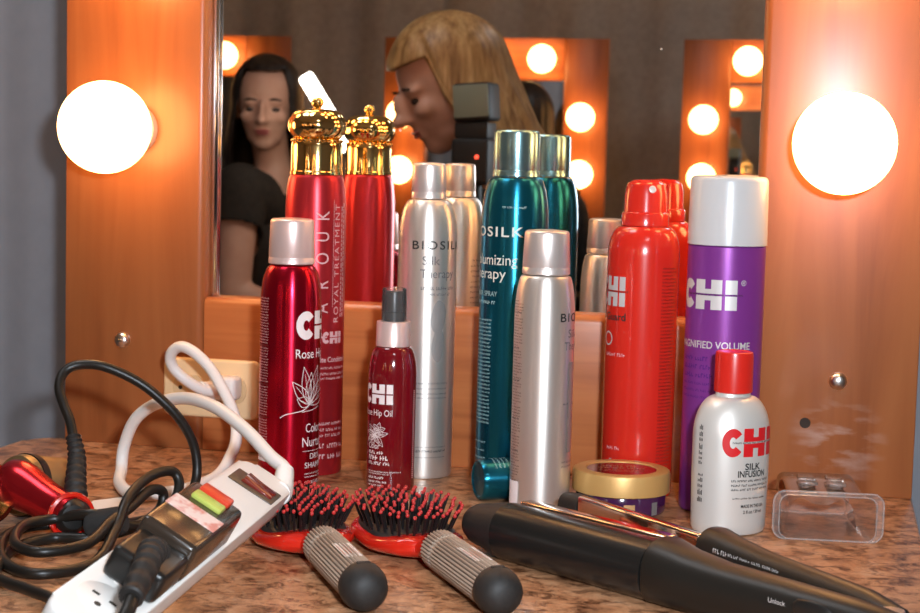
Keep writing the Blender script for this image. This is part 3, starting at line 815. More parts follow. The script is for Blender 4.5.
# ------------------------------------------------------------------ power strip (tilted on its long edge)
PN = Vector((-.0471, -.6388, .028 + Z0))
Lv = Vector((.00214, .99616, .08758)).normalized(); Yv = Vector((-.86612, -.04193, .49808)); Yv = (Yv - Lv * Yv.dot(Lv)).normalized(); Nv = Lv.cross(Yv)
MS = Matrix.Translation(PN) @ Matrix((Lv, Yv, Nv)).transposed().to_4x4()       # z = 0 is the socket face
SI = MS.inverted()
W_, TH = .0465, .0
t = empty('power_strip', 'white power strip propped up on the brush with a thick white cord', 'power strip', matrix=MS)
b = bmesh.new()
add_prism(b, rrect(-.074, -.001, .254, W_, .012), -.019, 0)
es = [e for e in b.edges if abs(e.verts[0].co.z - e.verts[1].co.z) < 1e-7]
bmesh.ops.bevel(b, geom=es, offset=.0036, segments=4, profile=.5, affect='EDGES')
new_obj('housing', b, M['white_plastic'], t, angle=60)
for x in (.150, .004, -.037):
    b = bmesh.new()
    add_lathe(b, [(.0172, TH - .002), (.0172, TH + .0006), (.0164, TH + .0011), (0, TH + .0011)], 40, Matrix.Translation((x, W_ / 2, 0)))
    so = new_obj('socket_face', b, M['white_plastic'], t)
    b = bmesh.new()
    for dy in (.0062, -.0062): add_box(b, (x - .0012, W_ / 2 + dy - .0026, TH + .0008), (x + .0012, W_ / 2 + dy + .0026, TH + .0014))
    add_lathe(b, [(.0023, TH + .0008), (.0023, TH + .0013), (0, TH + .0014)], 14, Matrix.Translation((x - .0095, W_ / 2, 0)))
    part_label(new_obj('slot', b, M['slot'], so), 'dark socket slots')
b = bmesh.new(); add_box(b, (.2050, .0015, TH - .001), (.2290, .0410, TH + .0012), .0012); bz = new_obj('switch_bezel', b, M['brown_bezel'], t); part_label(bz, 'dark switch surround')
b = bmesh.new(); add_loft(b, [(-.0135, 0, TH + .0005, .0068, .0020, 4), (-.012, 0, TH + .0012, .0072, .0045, 4), (0, 0, TH + .001, .0072, .0030, 4), (.012, 0, TH + .001, .0072, .0022, 4), (.0135, 0, TH, .0068, .002, 4)], 28)
bmesh.ops.transform(b, matrix=Matrix.Translation((.2175, .0180, 0)) @ Matrix.Rotation(-pi / 2, 4, 'Z'), verts=b.verts[:])
part_label(new_obj('rocker_switch', b, M['red_rocker'], bz), 'dark red translucent rocker')
# its cord, from the far end round to the outlet
pe = MS @ Vector((.2545, .0070, -.0070)); pe.z -= Z0
pw = [tuple(pe), (-.0610, -.366, .0600), (-.0794, -.350, .0675), (-.1142, -.315, .0815), (-.1570, -.275, .0920), (-.2014, -.235, .0915), (-.2424, -.205, .0797), (-.2698, -.190, .0609), (-.2852, -.180, .0330), (-.2840, -.188, .0130), (-.2680, -.225, .0072), (-.2380, -.258, .0072), (-.2080, -.235, .0072), (-.1990, -.185, .0072), (-.1985, -.155, .0100),
      (-.1985, -.135, .018), (-.1987, -.115, .0340), (-.2060, -.100, .0540), (-.2204, -.090, .0750), (-.2405, -.080, .0980), (-.2607, -.075, .1130), (-.2770, -.070, .1165), (-.2885, -.065, .1075), (-.2885, -.060, .0945), (-.2760, -.055, .0810), (-.2610, -.045, .0705), (-.2500, -.036, .0690)]
b = bmesh.new(); add_tube(b, [SI @ Vector((x, y, z + Z0)) for x, y, z in catmull(pw, 10)], .0056, 16); cd = new_obj('power_cord', b, M['white_cord'], t)
b = bmesh.new(); add_tube(b, [SI @ Vector(p) for p in catmull([tuple(MS @ Vector((.2480, .0070, -.0075))), tuple(MS @ Vector((.2545, .0070, -.0070))), (-.0610, -.366, .0600 + Z0)], 6)], [.0095, .0094, .0092, .009, .0088, .0086, .0084, .0082, .008, .0078, .0076, .0074, .0072], 16); new_obj('cord_sleeve', b, M['white_plastic'], t)
b = bmesh.new(); add_box(b, (-.262, -.032, .0575 + Z0), (-.233, -.0078, .0825 + Z0), .005, 3, SI)
add_tube(b, [SI @ Vector(p) for p in ((-.258, -.028, .069 + Z0), (-.2605, -.036, .0695 + Z0), (-.264, -.046, .072 + Z0))], [.0095, .0085, .0072], 16)
new_obj('plug', b, M['white_cord'], t)

# ------------------------------------------------------------------ hair dryer: red handle, bronze body, black cord and safety plug
t = empty('hair_dryer', 'small red and bronze-gold hair dryer lying at the left with a coiled black cord', 'hair dryer', (-.2700, -.395, Z0))
DI = Matrix.Translation((-.2700, -.395, Z0)).inverted()
P_ = lambda x, y, z: DI @ Vector((x, y, z + Z0))
ha, hb = P_(-.290, -.386, .041), P_(-.2235, -.410, .0205)
b = bmesh.new()
ax = (hb - ha); n_ = 14
add_tube(b, [ha + ax * (k / n_) for k in range(n_ + 1)], [.0170, .0188, .0196, .0196, .0190, .0182, .0174, .0166, .0160, .0155, .0152, .0150, .0151, .0154, .0155], 32); new_obj('handle', b, M['red_metal'], t)
d_ = ax.normalized(); dq = (d_ + Vector((-.15, -.55, .35))).normalized(); Mh = Matrix.Translation(hb) @ dq.to_track_quat('Z', 'Y').to_matrix().to_4x4() @ Matrix.Scale(1.06, 4)
b = bmesh.new(); add_lathe(b, [(.0140, -.002), (.0168, -.001), (.0178, .0015), (.0172, .004), (.0150, .0045), (.0140, .003)], 40, Mh); part_label(new_obj('end_ring', b, M['red_gloss'], t), 'bright red end ring')
b = bmesh.new(); add_lathe(b, [(.0140, .002), (.0125, .0065), (.009, .010), (0, .011)], 32, Mh); new_obj('end_cap', b, M['black'], t)
# bronze drum behind the handle and the gold nozzle at the left
dc = P_(-.2880, -.345, .0272)
Md = Matrix.Translation(dc) @ Matrix.Rotation(radians(-18), 4, 'Z') @ Matrix.Rotation(radians(78), 4, 'X')
b = bmesh.new(); add_lathe(b, [(.0215, -.028), (.0255, -.024), (.0255, .018), (.0240, .023), (.017, .025), (0, .025)], 56, Md); body = new_obj('body', b, M['bronze'], t)
b = bmesh.new(); add_lathe(b, [(.0250, .008), (.0265, .0085), (.0265, .0155), (.0250, .016)], 56, Md); part_label(new_obj('black_band', b, M['black'], body), 'black band')
Mn = Matrix.Translation(P_(-.316, -.400, .0275)) @ Matrix.Rotation(radians(62), 4, 'Z') @ Matrix.Rotation(radians(74), 4, 'X')
b = bmesh.new(); add_lathe(b, [(.0245, -.055), (.0245, .012), (.0262, .014), (.0270, .018), (.0262, .0225), (.0225, .0225), (.0215, .017), (.0215, -.05)], 56, Mn, close=False)
add_lathe(b, [(.0216, .006), (0, .006)], 56, Mn, close=False)
new_obj('barrel', b, mat('pale_gold_metal', (.62, .50, .25), .2, 1.0), t)
b = bmesh.new(); add_tube(b, [P_(-.312, -.412, .046), P_(-.303, -.412, .047), P_(-.296, -.408, .043)], [.0045, .006, .0035], 14); add_ball(b, P_(-.308, -.415, .040), .0045, 14, 10); new_obj('latch', b, M['chrome'], t)
# strain relief and cord
rel = [(-.2235, -.4000, .0220), (-.2320, -.385, .0400), (-.2420, -.363, .0580), (-.2500, -.354, .0735)]
b = bmesh.new(); pts = catmull([P_(*p) for p in rel], 16)
add_tube(b, pts, [(.0105 - .0045 * i / len(pts)) * (1.0 if (i // 2) % 2 else .86) for i in range(len(pts))], 18)
add_ball(b, P_(-.2215, -.4030, .0215), .0125, 20, 14); new_obj('strain_relief', b, M['rubber'], t)
cordp = [(-.2500, -.354, .0735), (-.2565, -.347, .0850), (-.2654, -.34, .0960), (-.2740, -.332, .1100), (-.2740, -.322, .1220), (-.2635, -.315, .1275), (-.2429, -.31, .1262), (-.2153, -.3, .1127), (-.192, -.29, .0912), (-.1794, -.28, .0696), (-.1739, -.275, .0491), (-.1722, -.279, .0273), (-.1740, -.300, .0120), (-.1810, -.340, .0080), (-.1900, -.390, .0120)]
loops = [(-.1870, -.4150, .0220), (-.2060, -.4100, .0200), (-.2320, -.4060, .0130), (-.2560, -.4220, .0110), (-.2570, -.4560, .0085), (-.2250, -.5100, .0060), (-.1880, -.5300, .0060), (-.1650, -.4900, .0060), (-.1720, -.4400, .0180),
         (-.1760, -.4060, .0380), (-.1760, -.3640, .0470), (-.1660, -.3420, .0470), (-.1600, -.3450, .0330), (-.1640, -.3700, .0120), (-.1740, -.4050, .0150),
         (-.1980, -.4220, .0260), (-.2300, -.4220, .0200), (-.2440, -.4480, .0190), (-.2280, -.4900, .0160), (-.2000, -.5050, .0150), (-.1780, -.4750, .0160), (-.1780, -.4350, .0240),
         (-.1740, -.4080, .0300), (-.1730, -.3720, .0370), (-.1690, -.3560, .0320), (-.1700, -.3640, .0180), (-.1800, -.4000, .0100),
         (-.2000, -.4260, .0080), (-.2280, -.4330, .0070), (-.2400, -.4700, .0060), (-.2150, -.5420, .0060), (-.1750, -.5700, .0060), (-.1500, -.5850, .0060), (-.1320, -.6050, .0060), (-.1100, -.6150, .0080)]
b = bmesh.new(); add_tube(b, [P_(*p) for p in catmull(cordp + loops, 9)], .0042, 12); new_obj('cord', b, M['black_soft'], t)
b = bmesh.new(); pts = catmull([P_(-.2030, -.4190, .0170), P_(-.1880, -.4200, .0190), P_(-.1740, -.4190, .0230)], 6)
add_tube(b, pts, [.0095, .0112, .0120, .0122, .0124, .0125, .0126, .0125, .0124, .0122, .012, .0112, .0100], 20, flat=.95); part_label(new_obj('cord_tie', b, M['cloth_black'], t), 'black wrap round the coiled cord')
# safety plug lying on the strip: built in strip space
KP = DI @ MS
b = bmesh.new(); add_box(b, (.024, -.0005, .0008), (.110, .0415, .0305), .0045, 3, KP); ad = new_obj('safety_plug', b, M['adapter'], t)
b = bmesh.new(); add_box(b, (-.016, .0000, .0008), (.0255, .0390, .0235), .0045, 3, KP); new_obj('plug_boot', b, M['black'], ad)
b = bmesh.new(); add_box(b, (.0560, .0020, .0301), (.0750, .0405, .0310), .0004, 1, KP); part_label(new_obj('warning_label', b, M['paper_pink'], ad), 'pale pink warning label')
b = bmesh.new(); add_box(b, (.0820, .0090, .0295), (.0930, .0330, .0340), .0018, 2, KP); part_label(new_obj('button', b, M['button_green'], ad), 'yellow-green test button')
b = bmesh.new(); add_box(b, (.0960, .0090, .0295), (.1075, .0330, .0345), .0018, 2, KP); part_label(new_obj('button', b, M['button_red'], ad), 'red reset button')
pr = [KP @ Vector(p) for p in ((.010, .0190, .0200), (-.008, .0180, .0290), (-.034, .0110, .0310), (-.066, .0030, .0280))]
pts = catmull(pr, 16); b = bmesh.new()
add_tube(b, pts, [(.0098 - .0022 * i / len(pts)) * (1.0 if (i // 3) % 2 else .84) for i in range(len(pts))], 20)
new_obj('plug_strain_relief', b, M['rubber'], ad)
b = bmesh.new(); endp = [KP @ Vector((-.062, .0035, .0285)), KP @ Vector((-.085, -.003, .020))]
add_tube(b, catmull(endp + [P_(-.0560, -.7380, .0120), P_(-.0800, -.7440, .0060), P_(-.1050, -.7000, .0060), P_(-.1100, -.6150, .0080)], 8), .0046, 12); new_obj('plug_lead', b, M['black_soft'], ad)

# paper tag under the cord
b = bmesh.new(); add_prism(b, [(-.2720, -.270), (-.2460, -.2380), (-.2150, -.3330), (-.2560, -.3540)], Z0 + .0002, Z0 + .0010)
o = new_obj('paper_card', b, M['paper'], None, smooth=False); tag(o, 'small white paper card under the dryer cord', 'card')

# ------------------------------------------------------------------ paddle brushes
def brush(label, end, direction, seed, roll=0.0):
    rr = random.Random(seed); ang = atan2(direction[1], direction[0])
    t = empty('hair_brush', label, 'hair brush', matrix=Matrix.Translation((end[0], end[1], Z0)) @ Matrix.Rotation(ang, 4, 'Z') @ Matrix.Rotation(roll, 4, 'X'), group='red paddle brushes')
    zc = .0170
    # ribbed grip
    b = bmesh.new()
    prof = [(.0150, .012), (.0150, .110), (.0142, .114), (.0142, .1155), (.0150, .1165), (.0148, .134), (.0135, .137), (.010, .138)]
    MX = Matrix.Translation((0, 0, zc)) @ Matrix.Rotation(pi / 2, 4, 'Y')
    add_lathe(b, prof, 34 * 4, MX, rad=lambda a, i: 1.035 if int(round(a / (2 * pi) * 136)) % 4 in (0, 1) else .955)
    for f in b.faces:
        c = f.calc_center_median(); dd = sqrt(c.y ** 2 + (c.z - zc) ** 2)
        if dd < .0146 and .0125 < c.x < .136 and not (.1095 < c.x < .1168) and abs(f.normal.x) < .3 and f.calc_area() > 1e-6:
            f.material_index = 1 if dd < .01445 else 0
    new_obj('grip', b, None, t, angle=20, mats=[M['taupe'], M['taupe_dark']])
    b = bmesh.new()
    add_lathe(b, [(0, -.0035), (.006, -.003), (.0115, -.0005), (.0150, .0045), (.0166, .0115), (.0168, .0175), (.0160, .0195), (.014, .020)], 48, MX)
    ec = new_obj('end_cap', b, M['rubber'], t); part_label(ec, 'rounded black end cap')
    b = bmesh.new(); add_box(b, (.0125, -.0048, zc + .0156), (.0165, .0048, zc + .0171), .0006); new_obj('hanging_slot', b, M['dark_hole'], ec)
    b = bmesh.new()
    quad2d(b, .040, -.0065, .080, .0065, 0)
    for k in range(5): micro2d(b, .044, .062 if k % 2 else .070, -.0048 + k * .0024, .0008, 1)
    for v in b.verts: 
        a = v.co.y / .0156; v.co = Vector((v.co.x, .0158 * sin(a), zc + .0158 * cos(a)))
    for f in b.faces:
        if f.material_index == 1:
            for v in f.verts: v.co.z += .0002
    new_obj('sticker', b, None, t, smooth=False, mats=[M['paper'], M['button_red']])
    # red shell: neck then oval dish
    def outl(s, grow=0.0):        # half width along the brush
        u = (s - .215) / (.0635 + grow); return (.0405 + grow) * max(0, 1 - abs(u) ** 2.5) ** (1 / 2.3)
    b = bmesh.new(); secs = []
    for k in range(5):
        s = .132 + .006 * k; secs.append((s, 0, zc - .001 * k, .0105 + .0004 * k, .0105 - .0006 * k, 2.3))
    for k in range(25):
        s = .1605 + (.2775 - .1605) * k / 24
        hw = max(outl(s), .012 - .0004 * k if k < 6 else .0004)
        f = min(1, k / 7); q = min(1, (24 - k) / 2 + .15)
        secs.append((s, 0, zc - .004 - .0035 * f, hw, (.0085 + .0005 * f) * (q ** .5 if k > 20 else 1), 2.6))
    add_loft(b, secs, 56); new_obj('shell', b, M['red_gloss'], t, angle=60)
    b = bmesh.new(); secs = []
    for k in range(19):
        s = .161 + .109 * k / 18; hw = max(outl(s, -.006), .001); u = abs(s - .215) / .055
        secs.append((s, 0, zc - .001, hw, .0012 + .0065 * max(0, 1 - u ** 2.4), 2))
    add_loft(b, secs, 40); new_obj('cushion', b, M['cushion'], t)
    b = bmesh.new()
    for i in range(-8, 9):
        for j in range(-6, 7):
            x = .215 + i * .0070 + rr.uniform(-.0012, .0012); y = (j + (.5 if i % 2 else 0)) * .0066 + rr.uniform(-.0012, .0012)
            if (abs(x - .215) / .053) ** 2.3 + (abs(y) / .0345) ** 2.3 > 1: continue
            lean = Vector(((x - .215) * .22 + rr.uniform(-.001, .001), y * .22 + rr.uniform(-.001, .001), 0))
            p0 = Vector((x, y, zc + .002)); p1 = Vector((x, y, zc + .0215 - .004 * ((abs(x - .215) / .055) ** 2 + (abs(y) / .038) ** 2) * .5)) + lean
            add_tube(b, [p0, p1], [.0011, .0009], 6, 0); add_ball(b, p1, .0016, 8, 6, 1)
    o = new_obj('bristles', b, None, t, mats=[M['bristle'], M['tip_red']]); o['kind'] = 'stuff'; o['label'] = 'black bristles with round red tips'
    return t
brush('red paddle brush nearer the power strip, its head partly behind the strip', (.0600, -.5390), (-.520, .854), 1)
brush('red paddle brush nearer the black flat iron, its bristles fully in view', (.1500, -.5200), (-.545, .838), 2)

# ------------------------------------------------------------------ open flat iron lying on its side
angf = radians(-34.2); angr = radians(-45.3)
T0 = Vector((.1190, -.3530, Z0))
t = empty('flat_iron', 'black hair straightener lying open on its side', 'hair straightener', T0, angf)
FI = (Matrix.Translation(T0) @ Matrix.Rotation(angf, 4, 'Z')).inverted()
def arm_secs(s_neck, s_end, r):
    """handle sections from the neck to the hinge (s, cy, cz, hy, hz, e)."""
    S_ = [(s_neck, 0, r * .98, r, 2.6), (s_neck + .003, 0, r * 1.12, r * 1.12, 2.4), (s_neck + .010, 0, r * 1.14, r * 1.13, 2.3), (s_neck + .030, -.001, r * .98, r * 1.03, 2.3), (s_neck + .06, -.001, r * .86, r * .95, 2.3),
          (s_neck + .11, 0, r * .80, r * .91, 2.4), (s_neck + .16, .001, r * .76, r * .87, 2.4), (s_end - .02, .003, r * .70, r * .82, 2.4), (s_end - .004, .004, r * .6, r * .72, 2.2), (s_end, .004, r * .35, r * .5, 2.0)]
    return [(s, cy, max(hz, r * .8), hy, hz, e) for s, cy, hy, hz, e in S_]
r = .0222
af = empty('arm', 'x', 'x', (0, 0, 0)); del af['label']; del af['category']; af.parent = t
b = bmesh.new(); add_loft(b, arm_secs(.152, .352, .0212), 44); part_label(new_obj('handle', b, M['black_soft'], af), 'long tapering black handle of the near arm')
b = bmesh.new(); add_loft(b, [(.0, 0, r, r, r, 2.15), (.070, 0, r, r, r, 2.15), (.1515, 0, r, r, r, 2.15)], 56); new_obj('barrel', b, mat('gloss_black_barrel', (.012, .011, .010), .24), af)
b = bmesh.new(); add_loft(b, [(-.0455, .000, .0222, .0040, .0040, 2), (-.0445, 0, .0222, .0085, .0085, 2), (-.041, 0, .0222, .0125, .0125, 2), (-.034, 0, .0222, .0160, .0160, 2), (-.022, 0, .0222, .0180, .0180, 2), (-.010, 0, .0222, .0208, .0208, 2.1), (0, 0, r, r, r, 2.15), (.001, 0, r, .0210, .0210, 2.15)], 48); new_obj('tip', b, M['rubber'], af)
b = bmesh.new(); add_box(b, (.0005, .0095, .0070), (.1505, .0228, .0450), .0022, 3); part_label(new_obj('heating_plate', b, M['plate'], af), 'shiny metal heating plate')
b = bmesh.new(); add_loft(b, [(-.0145, 0, 0, .0010, .0030, 2), (-.011, 0, 0, .0022, .0062, 2), (0, 0, 0, .0026, .0070, 2), (.011, 0, 0, .0022, .0062, 2), (.0145, 0, 0, .0010, .0030, 2)], 24)
bmesh.ops.transform(b, matrix=Matrix.Translation((.2920, -.0155, .0270)), verts=b.verts[:]); new_obj('lock_button', b, M['black'], af)
b = bmesh.new(); text2d(b, 'Unlock', .2720, .0262, .0032, align='RIGHT'); text2d(b, 'Lock', .3110, .0262, .0032)
bmesh.ops.transform(b, matrix=Matrix.Translation((0, -.0168, 0)) @ Matrix.Rotation(pi / 2, 4, 'X'), verts=b.verts[:])
new_obj('lettering', b, M['print_silver'], af, smooth=False)
# far arm, swung open about the hinge
hinge = Vector((.4095, -.5081, Z0)); dr = Vector((cos(angr), sin(angr), 0))
Ro = hinge - dr * .3460; MR = FI @ Matrix.Translation(Ro) @ Matrix.Rotation(angr, 4, 'Z')
ar = bpy.data.objects.new('arm', None); COL.objects.link(ar); ar.parent = t; ar.matrix_local = MR
s2 = [(s, -cy + .0, cz, hy * .85, hz, e) for s, cy, cz, hy, hz, e in arm_secs(.156, .352, .0192)]
b = bmesh.new(); add_loft(b, s2, 44); part_label(new_obj('handle', b, M['black_soft'], ar), 'long tapering black handle of the far arm')
b = bmesh.new(); add_loft(b, [(-.002, .004, .0175, .0095, .0160, 2.6), (.070, .004, .0175, .0095, .0160, 2.6), (.1555, .004, .0175, .0095, .0160, 2.6)], 44); new_obj('barrel', b, M['black'], ar)
b = bmesh.new(); add_loft(b, [(-.0290, 0, .0180, .0090, .0130, 3), (-.0275, 0, .0180, .0105, .0155, 3), (-.010, 0, .0180, .0115, .0170, 3), (-.001, 0, .0180, .0115, .0170, 3)], 40); new_obj('tip', b, M['rubber'], ar)
b = bmesh.new(); add_box(b, (.001, -.0115, .0030), (.1545, -.0035, .0370), .0026, 3); part_label(new_obj('heating_plate', b, M['plate'], ar), 'shiny metal heating plate')
b = bmesh.new(); add_lathe(b, [(.0034, 0), (.0034, .0008), (.0026, .0010), (.0024, .0003), (0, .0002)], 20, Matrix.Translation((.168, -.0180, .0235)) @ Matrix.Rotation(pi / 2, 4, 'X')); new_obj('screw_hole', b, M['dark_hole'], ar)
b = bmesh.new()
for k, (w, h) in enumerate(((.0135, .0034), (.0095, .0024), (.010, .0020), (.0085, .0020), (.0075, .0020), (.0065, .0020))):
    x = .1775 + sum((.0155, .0115, .012, .0105, .0095, .0085)[:k]); micro2d(b, x, x + w, .0205 - h / 2 + .002, h, 0, gap=.1)
bmesh.ops.transform(b, matrix=Matrix.Rotation(pi / 2, 4, 'X'), verts=b.verts[:])
for v in b.verts:
    v.co.z += .0085 - max(0, v.co.x - .180) * .02; v.co.y = -(.0178 - max(0, min(.05, v.co.x - .180)) * .066) * .93
new_obj('lettering', b, M['print_silver'], ar, smooth=False)
b = bmesh.new(); Mg = FI @ Matrix.Translation(hinge + Vector((-.0085, -.0105, 0)))
add_lathe(b, [(.0075, .004), (.009, .006), (.009, .028), (.0085, .0295), (0, .0300)], 32, Mg); new_obj('hinge', b, M['steel'], t)
b = bmesh.new(); hp = FI @ (hinge + Vector((.006, -.012, .017))); cpts = [hp, hp + Vector((.020, .002, -.002)), hp + Vector((.055, .006, -.008)), hp + Vector((.10, -.02, -.0125)), hp + Vector((.15, -.10, -.0125))]
add_tube(b, catmull(cpts, 6), .0042, 12); new_obj('cord', b, M['black_soft'], t)

# ------------------------------------------------------------------ empty clear clamshell
t = empty('plastic_clamshell', 'empty clear plastic clamshell tray beside the pearly silver bottle', 'plastic package', (.3535, -.1500, Z0), radians(7))
def shell(bm, secs, th=.0006, seg=10):
    """open-ended thin tray: rounded rectangular sections along y."""
    rings = []
    for y, hx, z1, R in secs:
        p = rrect(-hx, .0004, hx, z1, R, seg); rings.append([bm.verts.new((a, y, c)) for a, c in p])
    n = len(rings[0])
    for a, c in zip(rings, rings[1:]):
        for k in range(n): bm.faces.new((a[k], a[(k + 1) % n], c[(k + 1) % n], c[k]))
    return rings
b = bmesh.new()
rg = shell(b, [(-.057, .0450, .0410, .0095), (-.0555, .0400, .0375, .0080), (-.030, .0362, .0365, .0080), (.010, .0350, .0375, .0070), (.046, .0338, .0385, .0070), (.0525, .0310, .0360, .0070)])
b.faces.new(rg[-1])
tray = new_obj('tray', b, M['clear'], t, angle=50)
for y, hx, z1, R, rr_ in ((-.0572, .0450, .0410, .0095, .0008), (-.0550, .0398, .0374, .0080, .0006), (.0525, .0310, .0360, .0070, .0006)):
    b = bmesh.new(); add_tube(b, [(p[0], y, p[1] + .0006) for p in rrect(-hx, .0004, hx, z1, R, 8)], rr_, 8, closed=True); new_obj('rim', b, M['clear_rim'], t)
b = bmesh.new()
for x, w in ((-.012, .0075), (.012, .0075)):
    vs = add_box(b, (x - w, -.018, .0385), (x + w, .020, .0425), .0018, 2)
new_obj('closing_tab', b, M['clear'], t)
b = bmesh.new()
pts = catmull([(x, z, 0) for x, z in ((-.030, .002), (-.026, .020), (-.018, .027), (-.006, .022), (.006, .022), (.018, .027), (.026, .020), (.030, .002))], 6)
a_ = [b.verts.new((p.x, -.012, p.y)) for p in pts]
c_ = [b.verts.new((v.co.x * .93, .030, v.co.z * .95)) for v in a_]
for k in range(len(a_) - 1): b.faces.new((a_[k], a_[k + 1], c_[k + 1], c_[k]))
o = new_obj('cradle', b, M['clear'], t, angle=60)

# ------------------------------------------------------------------ people seen in the mirror
def evaluated_mesh(o):
    dg = bpy.context.evaluated_depsgraph_get(); dg.update()
    return bpy.data.meshes.new_from_object(o.evaluated_get(dg))

def add_limb(bm, p0, r0, p1, r1, side=None):
    """closed tapered limb with round ends; a radius may be (across, deep) with `side` the across direction."""
    p0, p1 = Vector(p0), Vector(p1); d = p1 - p0; L = max(d.length, 1e-4); z = d / L
    sd = Vector(side) if side is not None else (Vector((1, 0, 0)) if abs(z.x) < .8 else Vector((0, 1, 0)))
    x = (sd - z * sd.dot(z)).normalized(); y = z.cross(x)
    a0, a1 = (r0 if isinstance(r0, tuple) else (r0, r0)), (r1 if isinstance(r1, tuple) else (r1, r1))
    rings = []; n = 20; st = []
    for k in range(6): t = pi / 2 * (k + .35) / 6.35; st.append((-cos(t) * min(a0), a0[0] * sin(t), a0[1] * sin(t)))
    for k in range(5): f = k / 4; st.append((L * f, a0[0] * (1 - f) + a1[0] * f, a0[1] * (1 - f) + a1[1] * f))
    for k in range(6): t = pi / 2 * (1 - (k + 1) / 6.35); st.append((L + cos(t) * min(a1), a1[0] * sin(t), a1[1] * sin(t)))
    vs = []
    for h, rx, ry in st:
        ring = [bm.verts.new(p0 + z * h + x * rx * cos(2 * pi * i / n) + y * ry * sin(2 * pi * i / n)) for i in range(n)]; rings.append(ring)
    fs = []
    for q, w in zip(rings, rings[1:]):
        for i in range(n): fs.append(bm.faces.new((q[i], q[(i + 1) % n], w[(i + 1) % n], w[i])))
    fs += [bm.faces.new(list(reversed(rings[0]))), bm.faces.new(rings[-1])]

def add_chain(bm, chain, side=None):
    for (p, r), (q, w) in zip(chain, chain[1:]): add_limb(bm, p, r, q, w, side)

def remeshed(bm, voxel, smooth_n=4):
    me = bpy.data.meshes.new('tmp'); bm.to_mesh(me); bm.free()
    o = bpy.data.objects.new('tmp', me); COL.objects.link(o)
    rm = o.modifiers.new('r', 'REMESH'); rm.mode = 'VOXEL'; rm.voxel_size = voxel
    sm = o.modifiers.new('s', 'SMOOTH'); sm.factor = .5; sm.iterations = smooth_n
    m = evaluated_mesh(o); bpy.data.objects.remove(o); bpy.data.meshes.remove(me)
    return m

def mesh_obj(name, me, m, parent):
    me.materials.clear(); me.materials.append(m); me.polygons.foreach_set('use_smooth', [True] * len(me.polygons))
    o = bpy.data.objects.new(name, me); COL.objects.link(o); o.parent = parent; return o

def head_bits(bm, MH):
    """a head in its own frame: centre of the skull at the origin, face towards -Y, chin at z = -.115."""
    B = lambda c, r: add_ball(bm, c, r, 28, 20, 0, MH)
    B((0, .012, .022), (.074, .094, .092)); B((0, -.020, -.030), (.060, .068, .070)); B((0, -.048, -.088), (.030, .028, .026)); B((0, -.028, -.070), (.048, .046, .040))
    B((0, -.092, -.014), (.010, .016, .028)); B((0, -.106, -.034), (.0130, .016, .0115)); B((-.010, -.092, -.038), (.008, .009, .007)); B((.010, -.092, -.038), (.008, .009, .007))
    B((-.028, -.072, .008), (.024, .014, .009)); B((.028, -.072, .008), (.024, .014, .009)); B((-.036, -.062, -.028), (.022, .020, .018)); B((.036, -.062, -.028), (.022, .020, .018))
    B((0, -.078, -.060), (.020, .010, .006)); B((0, -.076, -.070), (.018, .010, .006))
    for s in (-1, 1): B((s * .074, .010, -.015), (.008, .018, .030))

def face_parts(t, MH):
    for s in (-1, 1):
        b = bmesh.new(); add_ball(b, (s * .030, -.0735, -.010), (.012, .0075, .0062), 16, 12, 0, MH); new_obj('eye', b, M['eye'], t)
        b = bmesh.new(); add_loft(b, [(-.016, -.0815, .013, .003, .0020, 2), (0, -.0880, .0165, .003, .0028, 2), (.016, -.0770, .013, .003, .0016, 2)], 12)
        bmesh.ops.transform(b, matrix=MH @ Matrix.Translation((s * .030, 0, 0)), verts=b.verts[:]); new_obj('eyebrow', b, M['brunette'], t)
    b = bmesh.new(); add_ball(b, (0, -.0850, -.0615), (.0200, .0050, .0038), 16, 10, 0, MH); add_ball(b, (0, -.0835, -.0685), (.0175, .0055, .0042), 16, 10, 0, MH); new_obj('lips', b, M['lip'], t)

def hair(t, MH, m, length, seed, front=62, line=.060, flare=.0, hang=None, rad=1.0):
    """solid head of hair: scalp ellipsoid to the hairline, long curtains at the sides and the back."""
    rr = random.Random(seed); bm = bmesh.new(); nu, nv = 72, 26; rows = []
    wob = [rr.uniform(-1, 1) for _ in range(nu)]
    G = hang if hang is not None else Vector((0, 0, -1))
    for i in range(nu):
        ph = 2 * pi * i / nu; fx, fy = sin(ph), -cos(ph)          # ph = 0 at the face
        dev = abs((degrees_(ph) + 180) % 360 - 180)
        k = min(1, max(0, (dev - front) / 16))
        z_end = line * (1 - k) + (-length * (1 + .05 * wob[i])) * k
        col = []
        for j in range(nv + 1):
            v = j / nv
            ztop = .1215; z = ztop + (z_end - ztop) * v ** 1.15
            if z > -.02:
                q = sqrt(max(0, 1 - ((z - .022) / .1005) ** 2)) if z > .022 else 1.0
                rx, ry = .084 * q, .106 * q
            else:
                d_ = min(1, (-.02 - z) / .10); rx, ry = .084 * (1 + flare * d_) , .106 * (1 - .12 * d_)
            w = 1 + .03 * wob[i] * min(1, v * 2) + .012 * sin(7 * ph + 9 * v)
            x, y = fx * rx * w * rad, .012 + fy * ry * w * rad
            p = Vector((x, y, z))
            if z < -.02: p = Vector((x, y, -.02)) + G * (-.02 - z)
            col.append(bm.verts.new(MH @ p))
        rows.append(col)
    for i in range(nu):
        a, c = rows[i], rows[(i + 1) % nu]
        for j in range(nv): bm.faces.new((a[j], c[j], c[j + 1], a[j + 1]))
    bmesh.ops.remove_doubles(bm, verts=bm.verts[:], dist=.0004)
    bmesh.ops.recalc_face_normals(bm, faces=bm.faces[:])
    o = new_obj('hair', bm, m, t, angle=180)
    s = o.modifiers.new('thickness', 'SOLIDIFY'); s.thickness = .012; s.offset = -.6
    return o
def degrees_(a): return a * 180 / pi

